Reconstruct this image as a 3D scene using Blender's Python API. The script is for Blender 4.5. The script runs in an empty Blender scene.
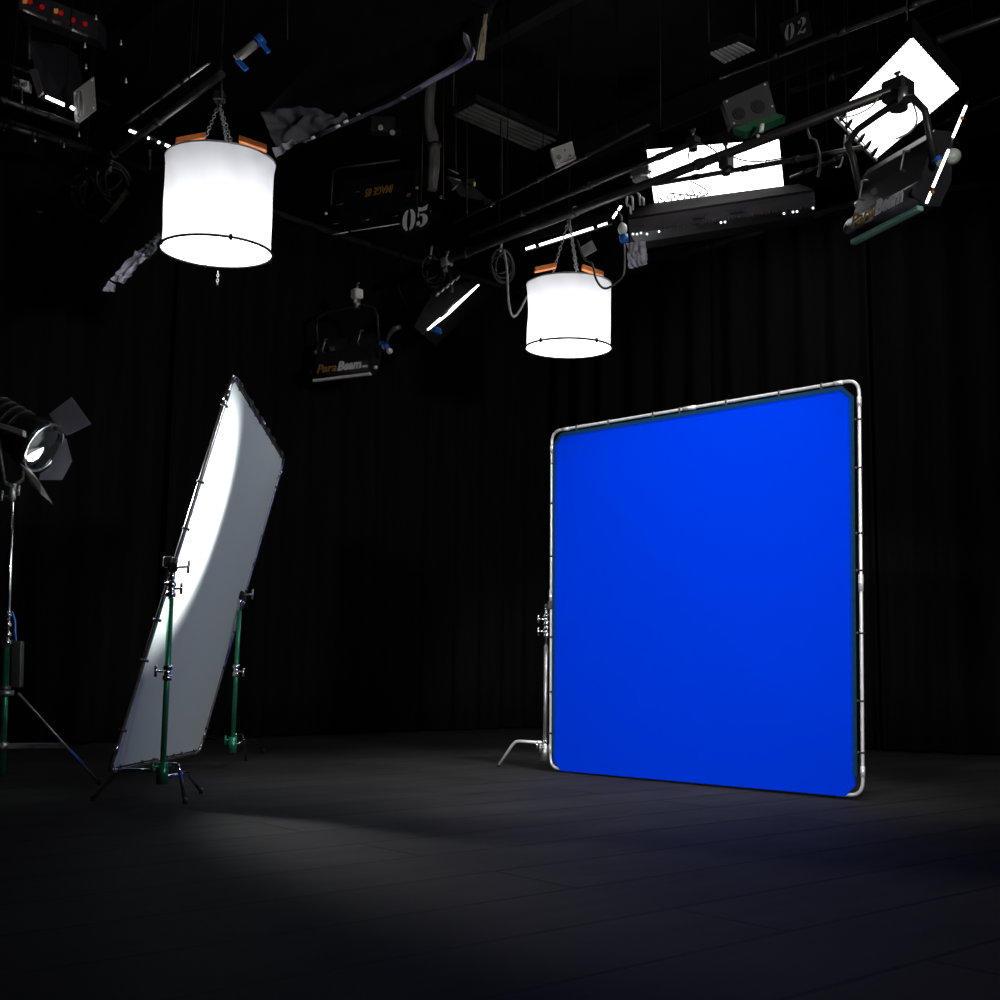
import bpy, bmesh, math, random
from mathutils import Vector, Matrix, noise
random.seed(7)
S = bpy.context.scene
COL = S.collection
V = Vector

# ------------------------------------------------------------------ camera
F_PX, PITCH, ROLL, HC = 1214.0, 0.1366, 0.0152, 0.7276
_F = V((0, math.cos(PITCH), math.sin(PITCH)))
_U = V((0, -math.sin(PITCH), math.cos(PITCH)))
_X = V((1, 0, 0))
CX = _X * math.cos(ROLL) + _U * math.sin(ROLL)
CU = -_X * math.sin(ROLL) + _U * math.cos(ROLL)
CAM = V((0, 0, HC))
cd = bpy.data.cameras.new('camera'); cam = bpy.data.objects.new('camera', cd); COL.objects.link(cam)
M = Matrix((CX, CU, -_F)).transposed().to_4x4(); M.translation = CAM
cam.matrix_world = M
cd.sensor_width = 36; cd.lens = 36 * F_PX / 1000; cd.clip_end = 200
S.camera = cam

def ray(x, y): return _F + CX * ((x - 500) / F_PX) + CU * ((500 - y) / F_PX)
def P(x, y, Y):
    r = ray(x, y); return CAM + r * (Y / r.y)
def PZ(x, y, Z):
    r = ray(x, y); return CAM + r * ((Z - HC) / r.z)

# directions of the lighting grid
A = V((-.66, .751, 0)).normalized()      # away to the left
Bd = V((.751, .66, 0)).normalized()      # away to the right
UP = V((0, 0, 1))

# ------------------------------------------------------------------ materials
def mat(name, col, rough=.6, metal=0., noise_amt=0., nscale=20., bump=0., emit=None, es=0., spec=.5, stretch=None):
    m = bpy.data.materials.new(name); m.use_nodes = True
    nt = m.node_tree; b = nt.nodes['Principled BSDF']
    b.inputs['Base Color'].default_value = (*col, 1); b.inputs['Roughness'].default_value = rough
    b.inputs['Metallic'].default_value = metal; b.inputs['Specular IOR Level'].default_value = spec
    if emit:
        b.inputs['Emission Color'].default_value = (*emit, 1); b.inputs['Emission Strength'].default_value = es
    if noise_amt or bump:
        tc = nt.nodes.new('ShaderNodeTexCoord'); n = nt.nodes.new('ShaderNodeTexNoise')
        mp = nt.nodes.new('ShaderNodeMapping')
        if stretch: mp.inputs['Scale'].default_value = stretch
        n.inputs['Scale'].default_value = nscale; n.inputs['Detail'].default_value = 5
        nt.links.new(tc.outputs['Object'], mp.inputs['Vector']); nt.links.new(mp.outputs['Vector'], n.inputs['Vector'])
        if noise_amt:
            r = nt.nodes.new('ShaderNodeMapRange')
            r.inputs['From Min'].default_value = .3; r.inputs['From Max'].default_value = .7
            r.inputs['To Min'].default_value = 1 - noise_amt; r.inputs['To Max'].default_value = 1 + noise_amt
            mx = nt.nodes.new('ShaderNodeVectorMath'); mx.operation = 'SCALE'
            mx.inputs[0].default_value = col
            nt.links.new(n.outputs['Fac'], r.inputs['Value']); nt.links.new(r.outputs['Result'], mx.inputs['Scale'])
            nt.links.new(mx.outputs['Vector'], b.inputs['Base Color'])
        if bump:
            bp = nt.nodes.new('ShaderNodeBump'); bp.inputs['Strength'].default_value = bump; bp.inputs['Distance'].default_value = .01
            nt.links.new(n.outputs['Fac'], bp.inputs['Height']); nt.links.new(bp.outputs['Normal'], b.inputs['Normal'])
    return m

def emission(name, col, s):
    m = bpy.data.materials.new(name); m.use_nodes = True
    nt = m.node_tree; nt.nodes.clear()
    o = nt.nodes.new('ShaderNodeOutputMaterial'); e = nt.nodes.new('ShaderNodeEmission')
    e.inputs['Color'].default_value = (*col, 1); e.inputs['Strength'].default_value = s
    nt.links.new(e.outputs[0], o.inputs['Surface'])
    return m

def cloth_mat(name, col, trans, bump=.3, nscale=9, stretch=None):
    m = bpy.data.materials.new(name); m.use_nodes = True
    nt = m.node_tree; nt.nodes.clear()
    o = nt.nodes.new('ShaderNodeOutputMaterial'); mx = nt.nodes.new('ShaderNodeMixShader')
    d = nt.nodes.new('ShaderNodeBsdfDiffuse'); t = nt.nodes.new('ShaderNodeBsdfTranslucent')
    for n in (d, t): n.inputs['Color'].default_value = (*col, 1)
    mx.inputs['Fac'].default_value = trans
    nt.links.new(d.outputs[0], mx.inputs[1]); nt.links.new(t.outputs[0], mx.inputs[2]); nt.links.new(mx.outputs[0], o.inputs['Surface'])
    tc = nt.nodes.new('ShaderNodeTexCoord'); mp = nt.nodes.new('ShaderNodeMapping'); n = nt.nodes.new('ShaderNodeTexNoise')
    if stretch: mp.inputs['Scale'].default_value = stretch
    n.inputs['Scale'].default_value = nscale; n.inputs['Distortion'].default_value = .6
    bp = nt.nodes.new('ShaderNodeBump'); bp.inputs['Strength'].default_value = bump; bp.inputs['Distance'].default_value = .02
    nt.links.new(tc.outputs['Object'], mp.inputs['Vector']); nt.links.new(mp.outputs[0], n.inputs['Vector'])
    nt.links.new(n.outputs['Fac'], bp.inputs['Height'])
    nt.links.new(bp.outputs['Normal'], d.inputs['Normal']); nt.links.new(bp.outputs['Normal'], t.inputs['Normal'])
    return m

m_black = mat('black_metal', (.012, .012, .013), .5, noise_amt=.3, nscale=15)
m_blackgloss = mat('black_gloss', (.01, .01, .012), .22, noise_amt=.2)
m_housing = mat('dark_housing', (.02, .02, .025), .38, noise_amt=.2, nscale=12)
m_pipe = mat('black_steel_pipe', (.03, .029, .028), .38, .3, noise_amt=.4, nscale=8)
m_chrome = mat('chrome', (.82, .82, .84), .16, 1., noise_amt=.05)
m_alu = mat('aluminium', (.82, .82, .84), .35, .45, noise_amt=.08)
m_steel = mat('dull_steel', (.35, .35, .36), .4, .8, noise_amt=.15)
m_wire = mat('dark_wire_rope', (.05, .045, .04), .5, .4, noise_amt=.2)
m_green = mat('green_stand_enamel', (.03, .25, .14), .3, .55, noise_amt=.15)
m_greendk = mat('green_clamp', (.008, .09, .035), .5, noise_amt=.2)
m_blackcloth = mat('black_cloth', (.006, .006, .007), .95, noise_amt=.4, nscale=14, bump=.3, spec=.1)
m_gapband = mat('dark_teal_gap_band', (.0, .035, .09), .8, noise_amt=.15, nscale=60, spec=.2)  # colour of the dark gap between tube and cloth
m_blue = mat('chroma_blue_cloth', (.0, .0407, .76), .95, spec=0., noise_amt=.01, nscale=200)
m_greycloth = mat('grey_lining_cloth', (.10, .097, .118), .85, noise_amt=.3, nscale=9, bump=.5, spec=.2)
m_palecloth = mat('pale_lining_cloth', (.5, .48, .58), .8, noise_amt=.2, nscale=11, bump=.6, spec=.2)
m_white = mat('white_paint', (.88, .87, .87), .5, noise_amt=.1)
m_greypaint = mat('grey_plate', (.22, .21, .21), .5, noise_amt=.25, nscale=8)
m_tan = mat('tan_cloth', (.3, .25, .18), .9, noise_amt=.3, nscale=12)
m_orange = mat('orange_bracket', (.55, .15, .03), .5, noise_amt=.15)
m_orangetext = mat('orange_lettering', (.4, .2, .03), .6, noise_amt=.1)
m_whitetext = mat('white_lettering', (.85, .85, .92), .6, noise_amt=.1)
m_rubber = mat('black_cable_rubber', (.02, .02, .02), .45, noise_amt=.2)
m_cablegrey = mat('grey_cable', (.3, .3, .3), .4, noise_amt=.2)
m_blueplastic = mat('blue_plastic', (.02, .13, .55), .35, noise_amt=.1)
m_yellow = mat('yellow_plastic', (.75, .7, .05), .4, noise_amt=.1)
m_gold = mat('brass', (.6, .45, .2), .35, .8, noise_amt=.1)
m_lip = mat('sea_green_edge', (.25, .5, .4), .45, noise_amt=.08)
m_door = mat('slate_barn_door', (.09, .09, .12), .6, noise_amt=.1, nscale=6)
m_lens = mat('lens_glass', (.008, .008, .01), .06, noise_amt=.1)
m_diffcloth = cloth_mat('white_diffusion_cloth', (.74, .84, .82), .5, .12, 2.2)
m_diffback = m_diffcloth
m_skirt = cloth_mat('silk_skirt', (.85, .87, .9), .55, .6, 4, (1, 1, .35))
m_lampglow = emission('lamp_diffuser_glow', (1., .99, 1.), 6.)
m_panelglow = emission('panel_glow', (1., .985, 1.), 4.5)
m_tubehiglow = emission('tube_and_highlight_glow', (1., .98, 1.), 5.)  # lit tubes, also the lens highlight and the lit door edge
m_redled = emission('red_indicator', (1., .02, .015), .17)
m_amberled = emission('amber_indicator', (1., .5, .08), .2)
m_whiteled = emission('white_indicator', (.9, .95, 1.), 2.)

# ------------------------------------------------------------------ mesh builder
class MB:
    def __init__(s, M=None):
        s.v = []; s.f = []; s.M = M; s.smooth = []
    def add(s, vs, fs, sm=False):
        o = len(s.v)
        for p in vs:
            p = V(p); s.v.append(s.M @ p if s.M is not None else p)
        for f in fs: s.f.append([i + o for i in f]); s.smooth.append(sm)
        return s
    def box(s, c, size, ax=None):
        c = V(c); ax = ax or (V((1, 0, 0)), V((0, 1, 0)), V((0, 0, 1)))
        h = [a * (d / 2) for a, d in zip(ax, size)]
        b = min(size) * .12
        vs = []
        # chamfered box: 24 verts
        bm = bmesh.new(); bmesh.ops.create_cube(bm, size=1)
        for v in bm.verts: v.co = V((v.co.x * size[0], v.co.y * size[1], v.co.z * size[2]))
        bmesh.ops.bevel(bm, geom=bm.edges[:], offset=b, segments=1, affect='EDGES')
        bm.verts.index_update()
        vs = [c + ax[0] * v.co.x + ax[1] * v.co.y + ax[2] * v.co.z for v in bm.verts]
        fs = [[v.index for v in f.verts] for f in bm.faces]; bm.free()
        return s.add(vs, fs)
    def tube(s, pts, r, seg=10, cap=True, closed=False):
        pts = [V(p) for p in pts]; n = len(pts)
        rs = r if isinstance(r, (list, tuple)) else [r] * n
        vs = []; fs = []; prev = None
        for i, p in enumerate(pts):
            if closed: t = pts[(i + 1) % n] - pts[i - 1]
            elif i == 0: t = pts[1] - p
            elif i == n - 1: t = p - pts[i - 1]
            else: t = (pts[i + 1] - p).normalized() + (p - pts[i - 1]).normalized()
            t.normalize()
            if prev is None:
                q = V((0, 0, 1)) if abs(t.z) < .9 else V((1, 0, 0))
            else: q = prev
            a = (q - t * q.dot(t)).normalized(); b = t.cross(a); prev = a
            for k in range(seg):
                an = 2 * math.pi * k / seg
                vs.append(p + (a * math.cos(an) + b * math.sin(an)) * rs[i])
        m = n if closed else n - 1
        for i in range(m):
            for k in range(seg):
                j = (i + 1) % n; k2 = (k + 1) % seg
                fs.append([i * seg + k, i * seg + k2, j * seg + k2, j * seg + k])
        s.add(vs, fs, True)
        if cap and not closed:
            o = len(s.v) - len(vs)
            s.f.append([o + k for k in range(seg)][::-1]); s.smooth.append(False)
            s.f.append([o + (n - 1) * seg + k for k in range(seg)]); s.smooth.append(False)
        return s
    def cyl(s, a, b, r, seg=14): return s.tube([a, b], r, seg)
    def ball(s, c, r, seg=12, sc=(1, 1, 1)):
        c = V(c); vs = []; fs = []; rg = seg // 2
        for i in range(rg + 1):
            th = math.pi * i / rg
            for k in range(seg):
                ph = 2 * math.pi * k / seg
                vs.append(c + V((math.sin(th) * math.cos(ph) * r * sc[0], math.sin(th) * math.sin(ph) * r * sc[1], math.cos(th) * r * sc[2])))
        for i in range(rg):
            for k in range(seg):
                fs.append([i * seg + k, (i + 1) * seg + k, (i + 1) * seg + (k + 1) % seg, i * seg + (k + 1) % seg])
        return s.add(vs, fs, True)
    def slab(s, poly, t):
        """polygon given in order, extruded by vector t"""
        poly = [V(p) for p in poly]; t = V(t); n = len(poly)
        vs = poly + [p + t for p in poly]
        fs = [list(range(n))[::-1], [n + i for i in range(n)]] + [[i, (i + 1) % n, n + (i + 1) % n, n + i] for i in range(n)]
        return s.add(vs, fs)
    def prof(s, pts, x0, x1, sm=False):
        """closed profile (y,z) swept along local x"""
        n = len(pts); vs = [V((x0, y, z)) for y, z in pts] + [V((x1, y, z)) for y, z in pts]
        s.add(vs, [[i, (i + 1) % n, n + (i + 1) % n, n + i] for i in range(n)], sm)
        o = len(s.v) - 2 * n
        s.f.append([o + i for i in range(n)][::-1]); s.smooth.append(False)
        s.f.append([o + n + i for i in range(n)]); s.smooth.append(False)
        return s
    def sheet(s, c00, c10, c11, c01, nu, nv, amp=0., fr=3., th=.0, seed=0.):
        """bilinear patch with crumples; th gives it thickness"""
        c00, c10, c11, c01 = map(V, (c00, c10, c11, c01))
        nrm = (c10 - c00).cross(c01 - c00).normalized()
        def pt(u, v, off):
            p = c00 * (1 - u) * (1 - v) + c10 * u * (1 - v) + c11 * u * v + c01 * (1 - u) * v
            w = abs(noise.noise(V((u * fr * 1.7, v * fr, seed)))) * 2 - .4 + .5 * noise.noise(V((u * fr * 4, v * fr * 3, seed + 5)))
            return p + nrm * (w * amp + off)
        for off in ((0, th) if th else (0,)):
            vs = [pt(i / nu, j / nv, off) for j in range(nv + 1) for i in range(nu + 1)]
            fs = [[j * (nu + 1) + i, j * (nu + 1) + i + 1, (j + 1) * (nu + 1) + i + 1, (j + 1) * (nu + 1) + i] for j in range(nv) for i in range(nu)]
            s.add(vs, fs, True)
        return s
    def build(s, name, material, parent=None, loc=None):
        root = parent
        while root is not None and root.parent is not None: root = root.parent
        o = root.location.copy() if root is not None else (V(loc) if loc is not None else sum(s.v, V((0, 0, 0))) / max(1, len(s.v)))
        me = bpy.data.meshes.new(name)
        me.from_pydata([v - o for v in s.v], [], s.f)
        me.polygons.foreach_set('use_smooth', s.smooth)
        bm = bmesh.new(); bm.from_mesh(me); bmesh.ops.recalc_face_normals(bm, faces=bm.faces[:]); bm.to_mesh(me); bm.free()
        me.materials.append(material); me.update()
        ob = bpy.data.objects.new(name, me); COL.objects.link(ob)
        if parent is not None: ob.parent = parent
        else: ob.location = o
        return ob

def tag(o, label=None, cat=None, group=None, kind=None):
    if label: o['label'] = label
    if cat: o['category'] = cat
    if group: o['group'] = group
    if kind: o['kind'] = kind
    return o
def thing(name, label, cat, loc, group=None):
    o = bpy.data.objects.new(name, None); o.empty_display_size = .1; COL.objects.link(o); o.location = V(loc)
    return tag(o, label, cat, group)
def struct(name, mb, m, loc=None):
    return tag(mb.build(name, m, None, loc), kind='structure')

def frame_M(origin, ux, uz=UP):
    """local frame: x = ux, z = up, y = z cross x"""
    ux = V(ux).normalized(); uy = V(uz).cross(ux).normalized(); uz = ux.cross(uy)
    m = Matrix((ux, uy, uz)).transposed().to_4x4(); m.translation = V(origin); return m

def text_mb(txt, M, h, shear=0., offset=0., sx=1., depth=.002, flip=False, fit=None):
    """lettering lying in the local xz plane of M, facing local -y, starting at x=0"""
    c = bpy.data.curves.new('t', 'FONT'); c.body = txt; c.size = 1; c.shear = shear; c.offset = offset; c.extrude = depth / h; c.resolution_u = 4
    ob = bpy.data.objects.new('t', c); COL.objects.link(ob)
    dg = bpy.context.evaluated_depsgraph_get(); me = ob.evaluated_get(dg).to_mesh()
    mb = MB(M); w = max((v.co.x for v in me.vertices), default=0)
    if fit: sx = fit / (w * h)
    sg = -1 if flip else 1
    mb.add([V((sg * v.co.x * h * sx, -v.co.z * h, sg * v.co.y * h)) for v in me.vertices], [list(p.vertices) for p in me.polygons])
    ob.evaluated_get(dg).to_mesh_clear(); COL.objects.unlink(ob); bpy.data.objects.remove(ob); bpy.data.curves.remove(c)
    return mb, w * h * sx

def lamp(name, kind, loc, energy, target=None, **kw):
    l = bpy.data.lights.new(name, kind); l.energy = energy
    for k, v in kw.items(): setattr(l, k, v)
    o = bpy.data.objects.new(name, l); COL.objects.link(o); o.location = V(loc)
    if target is not None:
        o.rotation_euler = (V(target) - V(loc)).to_track_quat('-Z', 'Y').to_euler()
    return o

# ================================================================== SETTING
# floor: black-painted stage boards with seams running away to the right
def floor_mat():
    m = bpy.data.materials.new('black_stage_floor'); m.use_nodes = True
    nt = m.node_tree; b = nt.nodes['Principled BSDF']; N = nt.nodes.new; L = nt.links.new
    tc = N('ShaderNodeTexCoord'); mp = N('ShaderNodeMapping'); mp.inputs['Rotation'].default_value = (0, 0, -math.atan2(Bd.y, Bd.x))
    L(tc.outputs['Object'], mp.inputs['Vector'])
    br = N('ShaderNodeTexBrick'); br.inputs['Scale'].default_value = 1.0
    br.inputs['Brick Width'].default_value = 4.6; br.inputs['Row Height'].default_value = .42
    br.inputs['Mortar Size'].default_value = .012; br.inputs['Mortar Smooth'].default_value = .3
    br.inputs['Color1'].default_value = (1, 1, 1, 1); br.inputs['Color2'].default_value = (.8, .8, .8, 1); br.inputs['Mortar'].default_value = (.25, .25, .25, 1)
    L(mp.outputs[0], br.inputs['Vector'])
    n1 = N('ShaderNodeTexNoise'); n1.inputs['Scale'].default_value = .8; n1.inputs['Detail'].default_value = 6
    n2 = N('ShaderNodeTexNoise'); n2.inputs['Scale'].default_value = 5; n2.inputs['Detail'].default_value = 8
    ms = N('ShaderNodeMapping'); ms.inputs['Scale'].default_value = (.5, 2.4, 1)
    L(tc.outputs['Object'], n1.inputs['Vector']); L(mp.outputs[0], ms.inputs['Vector']); L(ms.outputs[0], n2.inputs['Vector'])
    r1 = N('ShaderNodeMapRange'); r1.inputs['From Min'].default_value = .35; r1.inputs['From Max'].default_value = .65; r1.inputs['To Min'].default_value = .75; r1.inputs['To Max'].default_value = 1.25
    r2 = N('ShaderNodeMapRange'); r2.inputs['From Min'].default_value = .3; r2.inputs['From Max'].default_value = .7; r2.inputs['To Min'].default_value = .8; r2.inputs['To Max'].default_value = 1.2
    L(n1.outputs['Fac'], r1.inputs['Value']); L(n2.outputs['Fac'], r2.inputs['Value'])
    mm = N('ShaderNodeMath'); mm.operation = 'MULTIPLY'; L(r1.outputs[0], mm.inputs[0]); L(r2.outputs[0], mm.inputs[1])
    m2 = N('ShaderNodeMath'); m2.operation = 'MULTIPLY'; L(mm.outputs[0], m2.inputs[0]); L(br.outputs['Color'], m2.inputs[1])
    sc = N('ShaderNodeVectorMath'); sc.operation = 'SCALE'; sc.inputs[0].default_value = (.021, .0205, .020); L(m2.outputs[0], sc.inputs['Scale'])
    L(sc.outputs[0], b.inputs['Base Color'])
    b.inputs['Roughness'].default_value = .8; b.inputs['Specular IOR Level'].default_value = .12
    bp = N('ShaderNodeBump'); bp.inputs['Strength'].default_value = .25; bp.inputs['Distance'].default_value = .006
    L(m2.outputs[0], bp.inputs['Height']); L(bp.outputs[0], b.inputs['Normal'])
    return m
struct('floor', MB().box((0, 4.5, -.05), (24, 25, .1)), floor_mat())
m_wall = mat('black_wall_paint', (.01, .01, .01), .9, noise_amt=.3, nscale=3, spec=.1)
struct('ceiling', MB().box((0, 4.5, 7.25), (24, 25, .1)), m_wall)
struct('wall_left', MB().box((-12.05, 4.5, 3.6), (.1, 25, 7.2)), m_wall)
struct('wall_right', MB().box((12.05, 4.5, 3.6), (.1, 25, 7.2)), m_wall)
struct('wall_back', MB().box((0, 17.05, 3.6), (24, .1, 7.2)), m_wall)
struct('wall_front', MB().box((0, -8.05, 3.6), (24, .1, 7.2)), m_wall)
# deep roof joists
for i in range(7):
    a = V((-6 + i * 2.2, 1.5 + i * 1.6, 6.95)); o = MB().box(a + A * 2, (9, .14, .34), (A, Bd, UP)).build('trim_%d' % (i + 1), m_black)
    tag(o, kind='structure')

# curtains -----------------------------------------------------------
m_curtain = mat('black_velvet_curtain', (.0055, .0053, .0052), .95, noise_amt=.35, nscale=3, spec=.1, stretch=(6, 6, .3))
def curtain(p0, p1, label, top=5.35, seed=0):
    p0 = V((*p0, 0)); p1 = V((*p1, 0)); d = p1 - p0; L = d.length; u = d / L; n = V((-u.y, u.x, 0))
    nu = int(L / .035); mb = MB(); zs = (.015, .6, 1.8, 3.2, 4.5, top)
    vs = []
    for j, z in enumerate(zs):
        for i in range(nu + 1):
            s = i / nu * L
            w = .075 * math.sin(s * 2 * math.pi / .42 + 1.2 * math.sin(s * 1.9 + seed)) + .045 * noise.noise(V((s * 3, z * .25, seed)))
            vs.append(p0 + u * s + n * w * (1 - .12 * j / 5) + V((0, 0, z)))
    k = nu + 1
    fs = [[j * k + i, j * k + i + 1, (j + 1) * k + i + 1, (j + 1) * k + i] for j in range(len(zs) - 1) for i in range(nu)]
    mb.add(vs, fs, True)
    o = mb.build('stage_curtain', m_curtain, None, p0)
    mod = o.modifiers.new('thickness', 'SOLIDIFY'); mod.thickness = .006
    # header tape
    tag(o, label, 'curtain', 'black curtains closing off the studio')
    return o
c_pts = [(-8.6, 5.6), (-5.6, 8.85), (-3.15, 11.35), (-1.2, 13.45), (.55, 15.05), (2.3, 13.0), (3.62, 11.55), (5.0, 11.0), (8.0, 9.4)]
c_lab = ['black curtain at the far left behind the spotlight on its stand',
         'black floor-length curtain behind the tilted white diffusion panel',
         'black floor-length curtain just right of the tilted white panel',
         'black floor-length curtain left of the blue screen, in the middle',
         'black curtain hanging directly behind the blue screen, far corner',
         'black curtain behind the right half of the blue screen',
         'black floor-length curtain just right of the blue screen',
         'black floor-length curtain at the right edge, under the tilted overhead light']
for i in range(8): curtain(c_pts[i], c_pts[i + 1], c_lab[i], seed=i * 3.1)
for i in range(8):
    a = V((*c_pts[i], 5.39)); b = V((*c_pts[i + 1], 5.39)); u = (b - a).normalized()
    t = thing('curtain_track', 'dark steel track above the ' + ('far left curtain', 'curtain behind the tilted panel', 'curtain right of the tilted panel', 'curtain left of the blue screen', 'curtain in the far corner', 'curtain behind the blue screen', 'curtain right of the blue screen', 'curtain at the right edge')[i], 'curtain track', (a + b) / 2)
    MB().box((a + b) / 2, ((b - a).length - .03, .05, .06), (u, V((-u.y, u.x, 0)), UP)).build('rail', m_pipe, t)

# ================================================================== FRAMED SCREENS
def rounded_loop(c, r, n=6):
    """c = four corners in order; rounded loop of points"""
    out = []
    for i in range(4):
        p = c[i]; a = (c[i - 1] - p).normalized(); b = (c[(i + 1) % 4] - p).normalized()
        for k in range(n + 1):
            t = k / n
            q = (p + a * r) * (1 - t) ** 2 + p * 2 * t * (1 - t) + (p + b * r) * t ** 2
            out.append(q)
    return out
def inset(c, d):
    out = []
    for i in range(4):
        p = c[i]; a = (c[i - 1] - p).normalized(); b = (c[(i + 1) % 4] - p).normalized(); out.append(p + a * d + b * d)
    return out
def framed(name, label, cat, corners, tube_m, cloth_m, cloth_name, gap_band_w, gap, r_tube, ties, corner_r=.1, gap_band_m=None, belly=0.):
    c = [V(p) for p in corners]; ctr = sum(c, V((0, 0, 0))) / 4
    base = V((ctr.x, ctr.y, min(p.z for p in c)))
    t = thing(name, label, cat, base)
    n = (c[1] - c[0]).cross(c[3] - c[0]).normalized()
    if n.dot(CAM - ctr) < 0: n = -n
    MB().tube(rounded_loop(c, corner_r), r_tube, 10, closed=True).build('frame_tube', tube_m, t)
    for i in range(4):                       # couplers halfway along each side
        if belly == 0. and i == 2: continue
        a, b = c[i], c[(i + 1) % 4]; u = (b - a).normalized(); m = (a + b) / 2
        k = MB().cyl(m - u * .05, m + u * .05, r_tube * 1.35)
        k.ball(m + n * r_tube * 1.5, r_tube * .7, 8)
        k.build('coupler', tube_m, t)
    for i in range(4):                       # corner elbows' sleeves
        p = c[i]
        for q in (c[i - 1], c[(i + 1) % 4]):
            u = (q - p).normalized(); MB().cyl(p + u * (corner_r + .02), p + u * (corner_r + .08), r_tube * 1.25).build('corner_sleeve', tube_m, t)
    tube_c = c
    if belly == 0.: c = [p + n * .015 for p in c]     # cloth is laced to the front of the tube
    # cloth: octagon-cornered sheet on a fine grid, cut corners
    oc = inset(c, gap); cut = corner_r * .9
    def octo(q, cut):
        out = []
        for i in range(4):
            p = q[i]; a = (q[i - 1] - p).normalized(); b = (q[(i + 1) % 4] - p).normalized(); out += [p + a * cut, p + b * cut]
        return out
    outer = octo(oc, cut); inner = octo(inset(c, gap + gap_band_w), cut * .75)
    hem = MB();  # dark gap beside the tube, put in as a coloured band
    for i in range(8):
        if i in (4, 5, 6): continue
        j = (i + 1) % 8; hem.slab([outer[i], outer[j], inner[j], inner[i]], n * .004)
    # sheet
    sh = MB(); N = 40; q = inset(c, gap + gap_band_w * .6)
    if belly == 0.:      # the foot of the blue cloth hangs in front of the bottom tube
        q[2] = q[2] - UP * (gap + gap_band_w); q[3] = q[3] - UP * (gap + gap_band_w)
    o1 = octo(q, cut * .85)
    if belly == 0.:
        sh.slab(o1, -n * .003)
    else:
        rings = 14; vs = [ctr]; fs = []
        per = []
        for i in range(8):
            for k in range(6): per.append(o1[i].lerp(o1[(i + 1) % 8], k / 6))
        m = len(per)
        for r in range(1, rings + 1):
            f = r / rings
            for p in per:
                vs.append(ctr.lerp(p, f) - n * belly * (1 - f * f))
        vs[0] = ctr - n * belly
        for k in range(m): fs.append([0, 1 + k, 1 + (k + 1) % m])
        for r in range(rings - 1):
            for k in range(m): fs.append([1 + r * m + k, 1 + (r + 1) * m + k, 1 + (r + 1) * m + (k + 1) % m, 1 + r * m + (k + 1) % m])
        sh.add(vs, fs, True)
    cl = sh.build(cloth_name, cloth_m, t)
    if gap_band_w > 0: hem.build('hem', gap_band_m, cl)
    # ball-bungee ties through the grommets
    c = tube_c
    for i in range(4):
        a, b = c[i], c[(i + 1) % 4]; u = (b - a).normalized(); L = (b - a).length
        inn = (ctr - (a + b) / 2).normalized()
        for f in ties:
            if belly == 0. and i == 2: continue      # hidden behind the foot of the cloth
            p = a + u * L * f
            k = MB().tube([p + (inn * math.cos(w) + n * math.sin(w)) * (r_tube + .004) for w in [j * math.pi / 4 for j in range(8)]], .0055, 6, closed=True)
            k.cyl(p + inn * r_tube, p + inn * (gap + .012), .004, 6).ball(p + inn * (r_tube + .01) + n * .012, .009, 8)
            k.build('tie', m_rubber, t)
    return t, n

blue_c = [P(552, 431.5, 8.79), P(859, 379.5, 7.08), P(863, 796, 7.08), P(550.5, 768, 8.79)]
framed('blue_screen', 'large square blue screen laced in a silver tube frame, standing upright on the floor', 'blue screen', blue_c,
       m_alu, m_blue, 'blue_fabric', .026, .026, .0105, (.1, .22, .38, .47, .62, .78, .9), .085, m_gapband)
pan_c = [P(233.5, 375, 6.54), P(284, 458.5, 8.73), P(199, 752, 8.65), P(109, 772, 6.46)]
framed('diffusion_panel', 'large white diffusion panel in a black tube frame, tilted between two green stands', 'diffusion panel', pan_c,
       mat('dark_frame_tube', (.5, .5, .53), .2, .9, noise_amt=.1), m_diffcloth, 'white_fabric', 0, .02, .012, (.1, .27, .37, .46, .6, .72, .92), .07, m_black, belly=.02)

# ================================================================== STANDS
def t_knob(mb, p, d, L=.06, w=.03):
    d = V(d).normalized(); s = d.cross(UP).normalized() if abs(d.z) < .9 else V((1, 0, 0))
    mb.cyl(p, p + d * L, .006, 8); mb.cyl(p + d * L - UP * w, p + d * L + UP * w, .0075, 8)
def c_stand(label, hub, feet, top, leg_z, m_col, m_hi, riser_from, group, knobs=(), m_legs=None, col_r=.016, foot_m=None):
    """hub = column base point, feet = floor points, top = column top"""
    hub = V(hub); top = V(top)
    t = thing('grip_stand', label, 'grip stand', (hub.x, hub.y, 0), group)
    ax = (top - hub)
    mid = hub + ax * riser_from
    MB().cyl(hub - UP * .05, mid, col_r).build('column', m_col, t)
    if riser_from < .99: MB().cyl(mid, top, col_r * .72).build('riser', m_hi, t)
    h = MB().cyl(hub - UP * .06, hub + UP * .05, col_r * 1.9); t_knob(h, hub + UP * .03, (-.5, -.8, 0), .07); h.build('hub', m_col, t)
    for i, f in enumerate(feet):
        f = V(f); lz = leg_z + (.035, 0, -.035)[i % 3]
        d = V((f.x - hub.x, f.y - hub.y, 0)); L = d.length; d.normalize()
        a = V((hub.x, hub.y, lz)); b = a + d * L * .66
        pts = [a + d * col_r, a + d * L * .55, a + d * L * .63 - UP * .006, a + d * L * .70 - UP * .03, V((f.x, f.y, .012))]
        lg = MB().tube(pts, .0105, 10).build('leg', (m_legs or m_chrome), t)
        MB().cyl(V((f.x, f.y, .002)), V((f.x, f.y, .03)) , .013, 10).build('foot_cap', m_rubber, lg)
    for (f, d) in knobs:
        p = hub + ax * f
        k = MB().cyl(p - UP * .045, p - UP * .015, col_r * 1.6).cyl(p + UP * .012, p + UP * .035, col_r * 1.6).cyl(p - UP * .045, p + UP * .035, col_r * 1.2)
        t_knob(k, p, d); k.build('collar', m_chrome, t)
    return t
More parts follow.
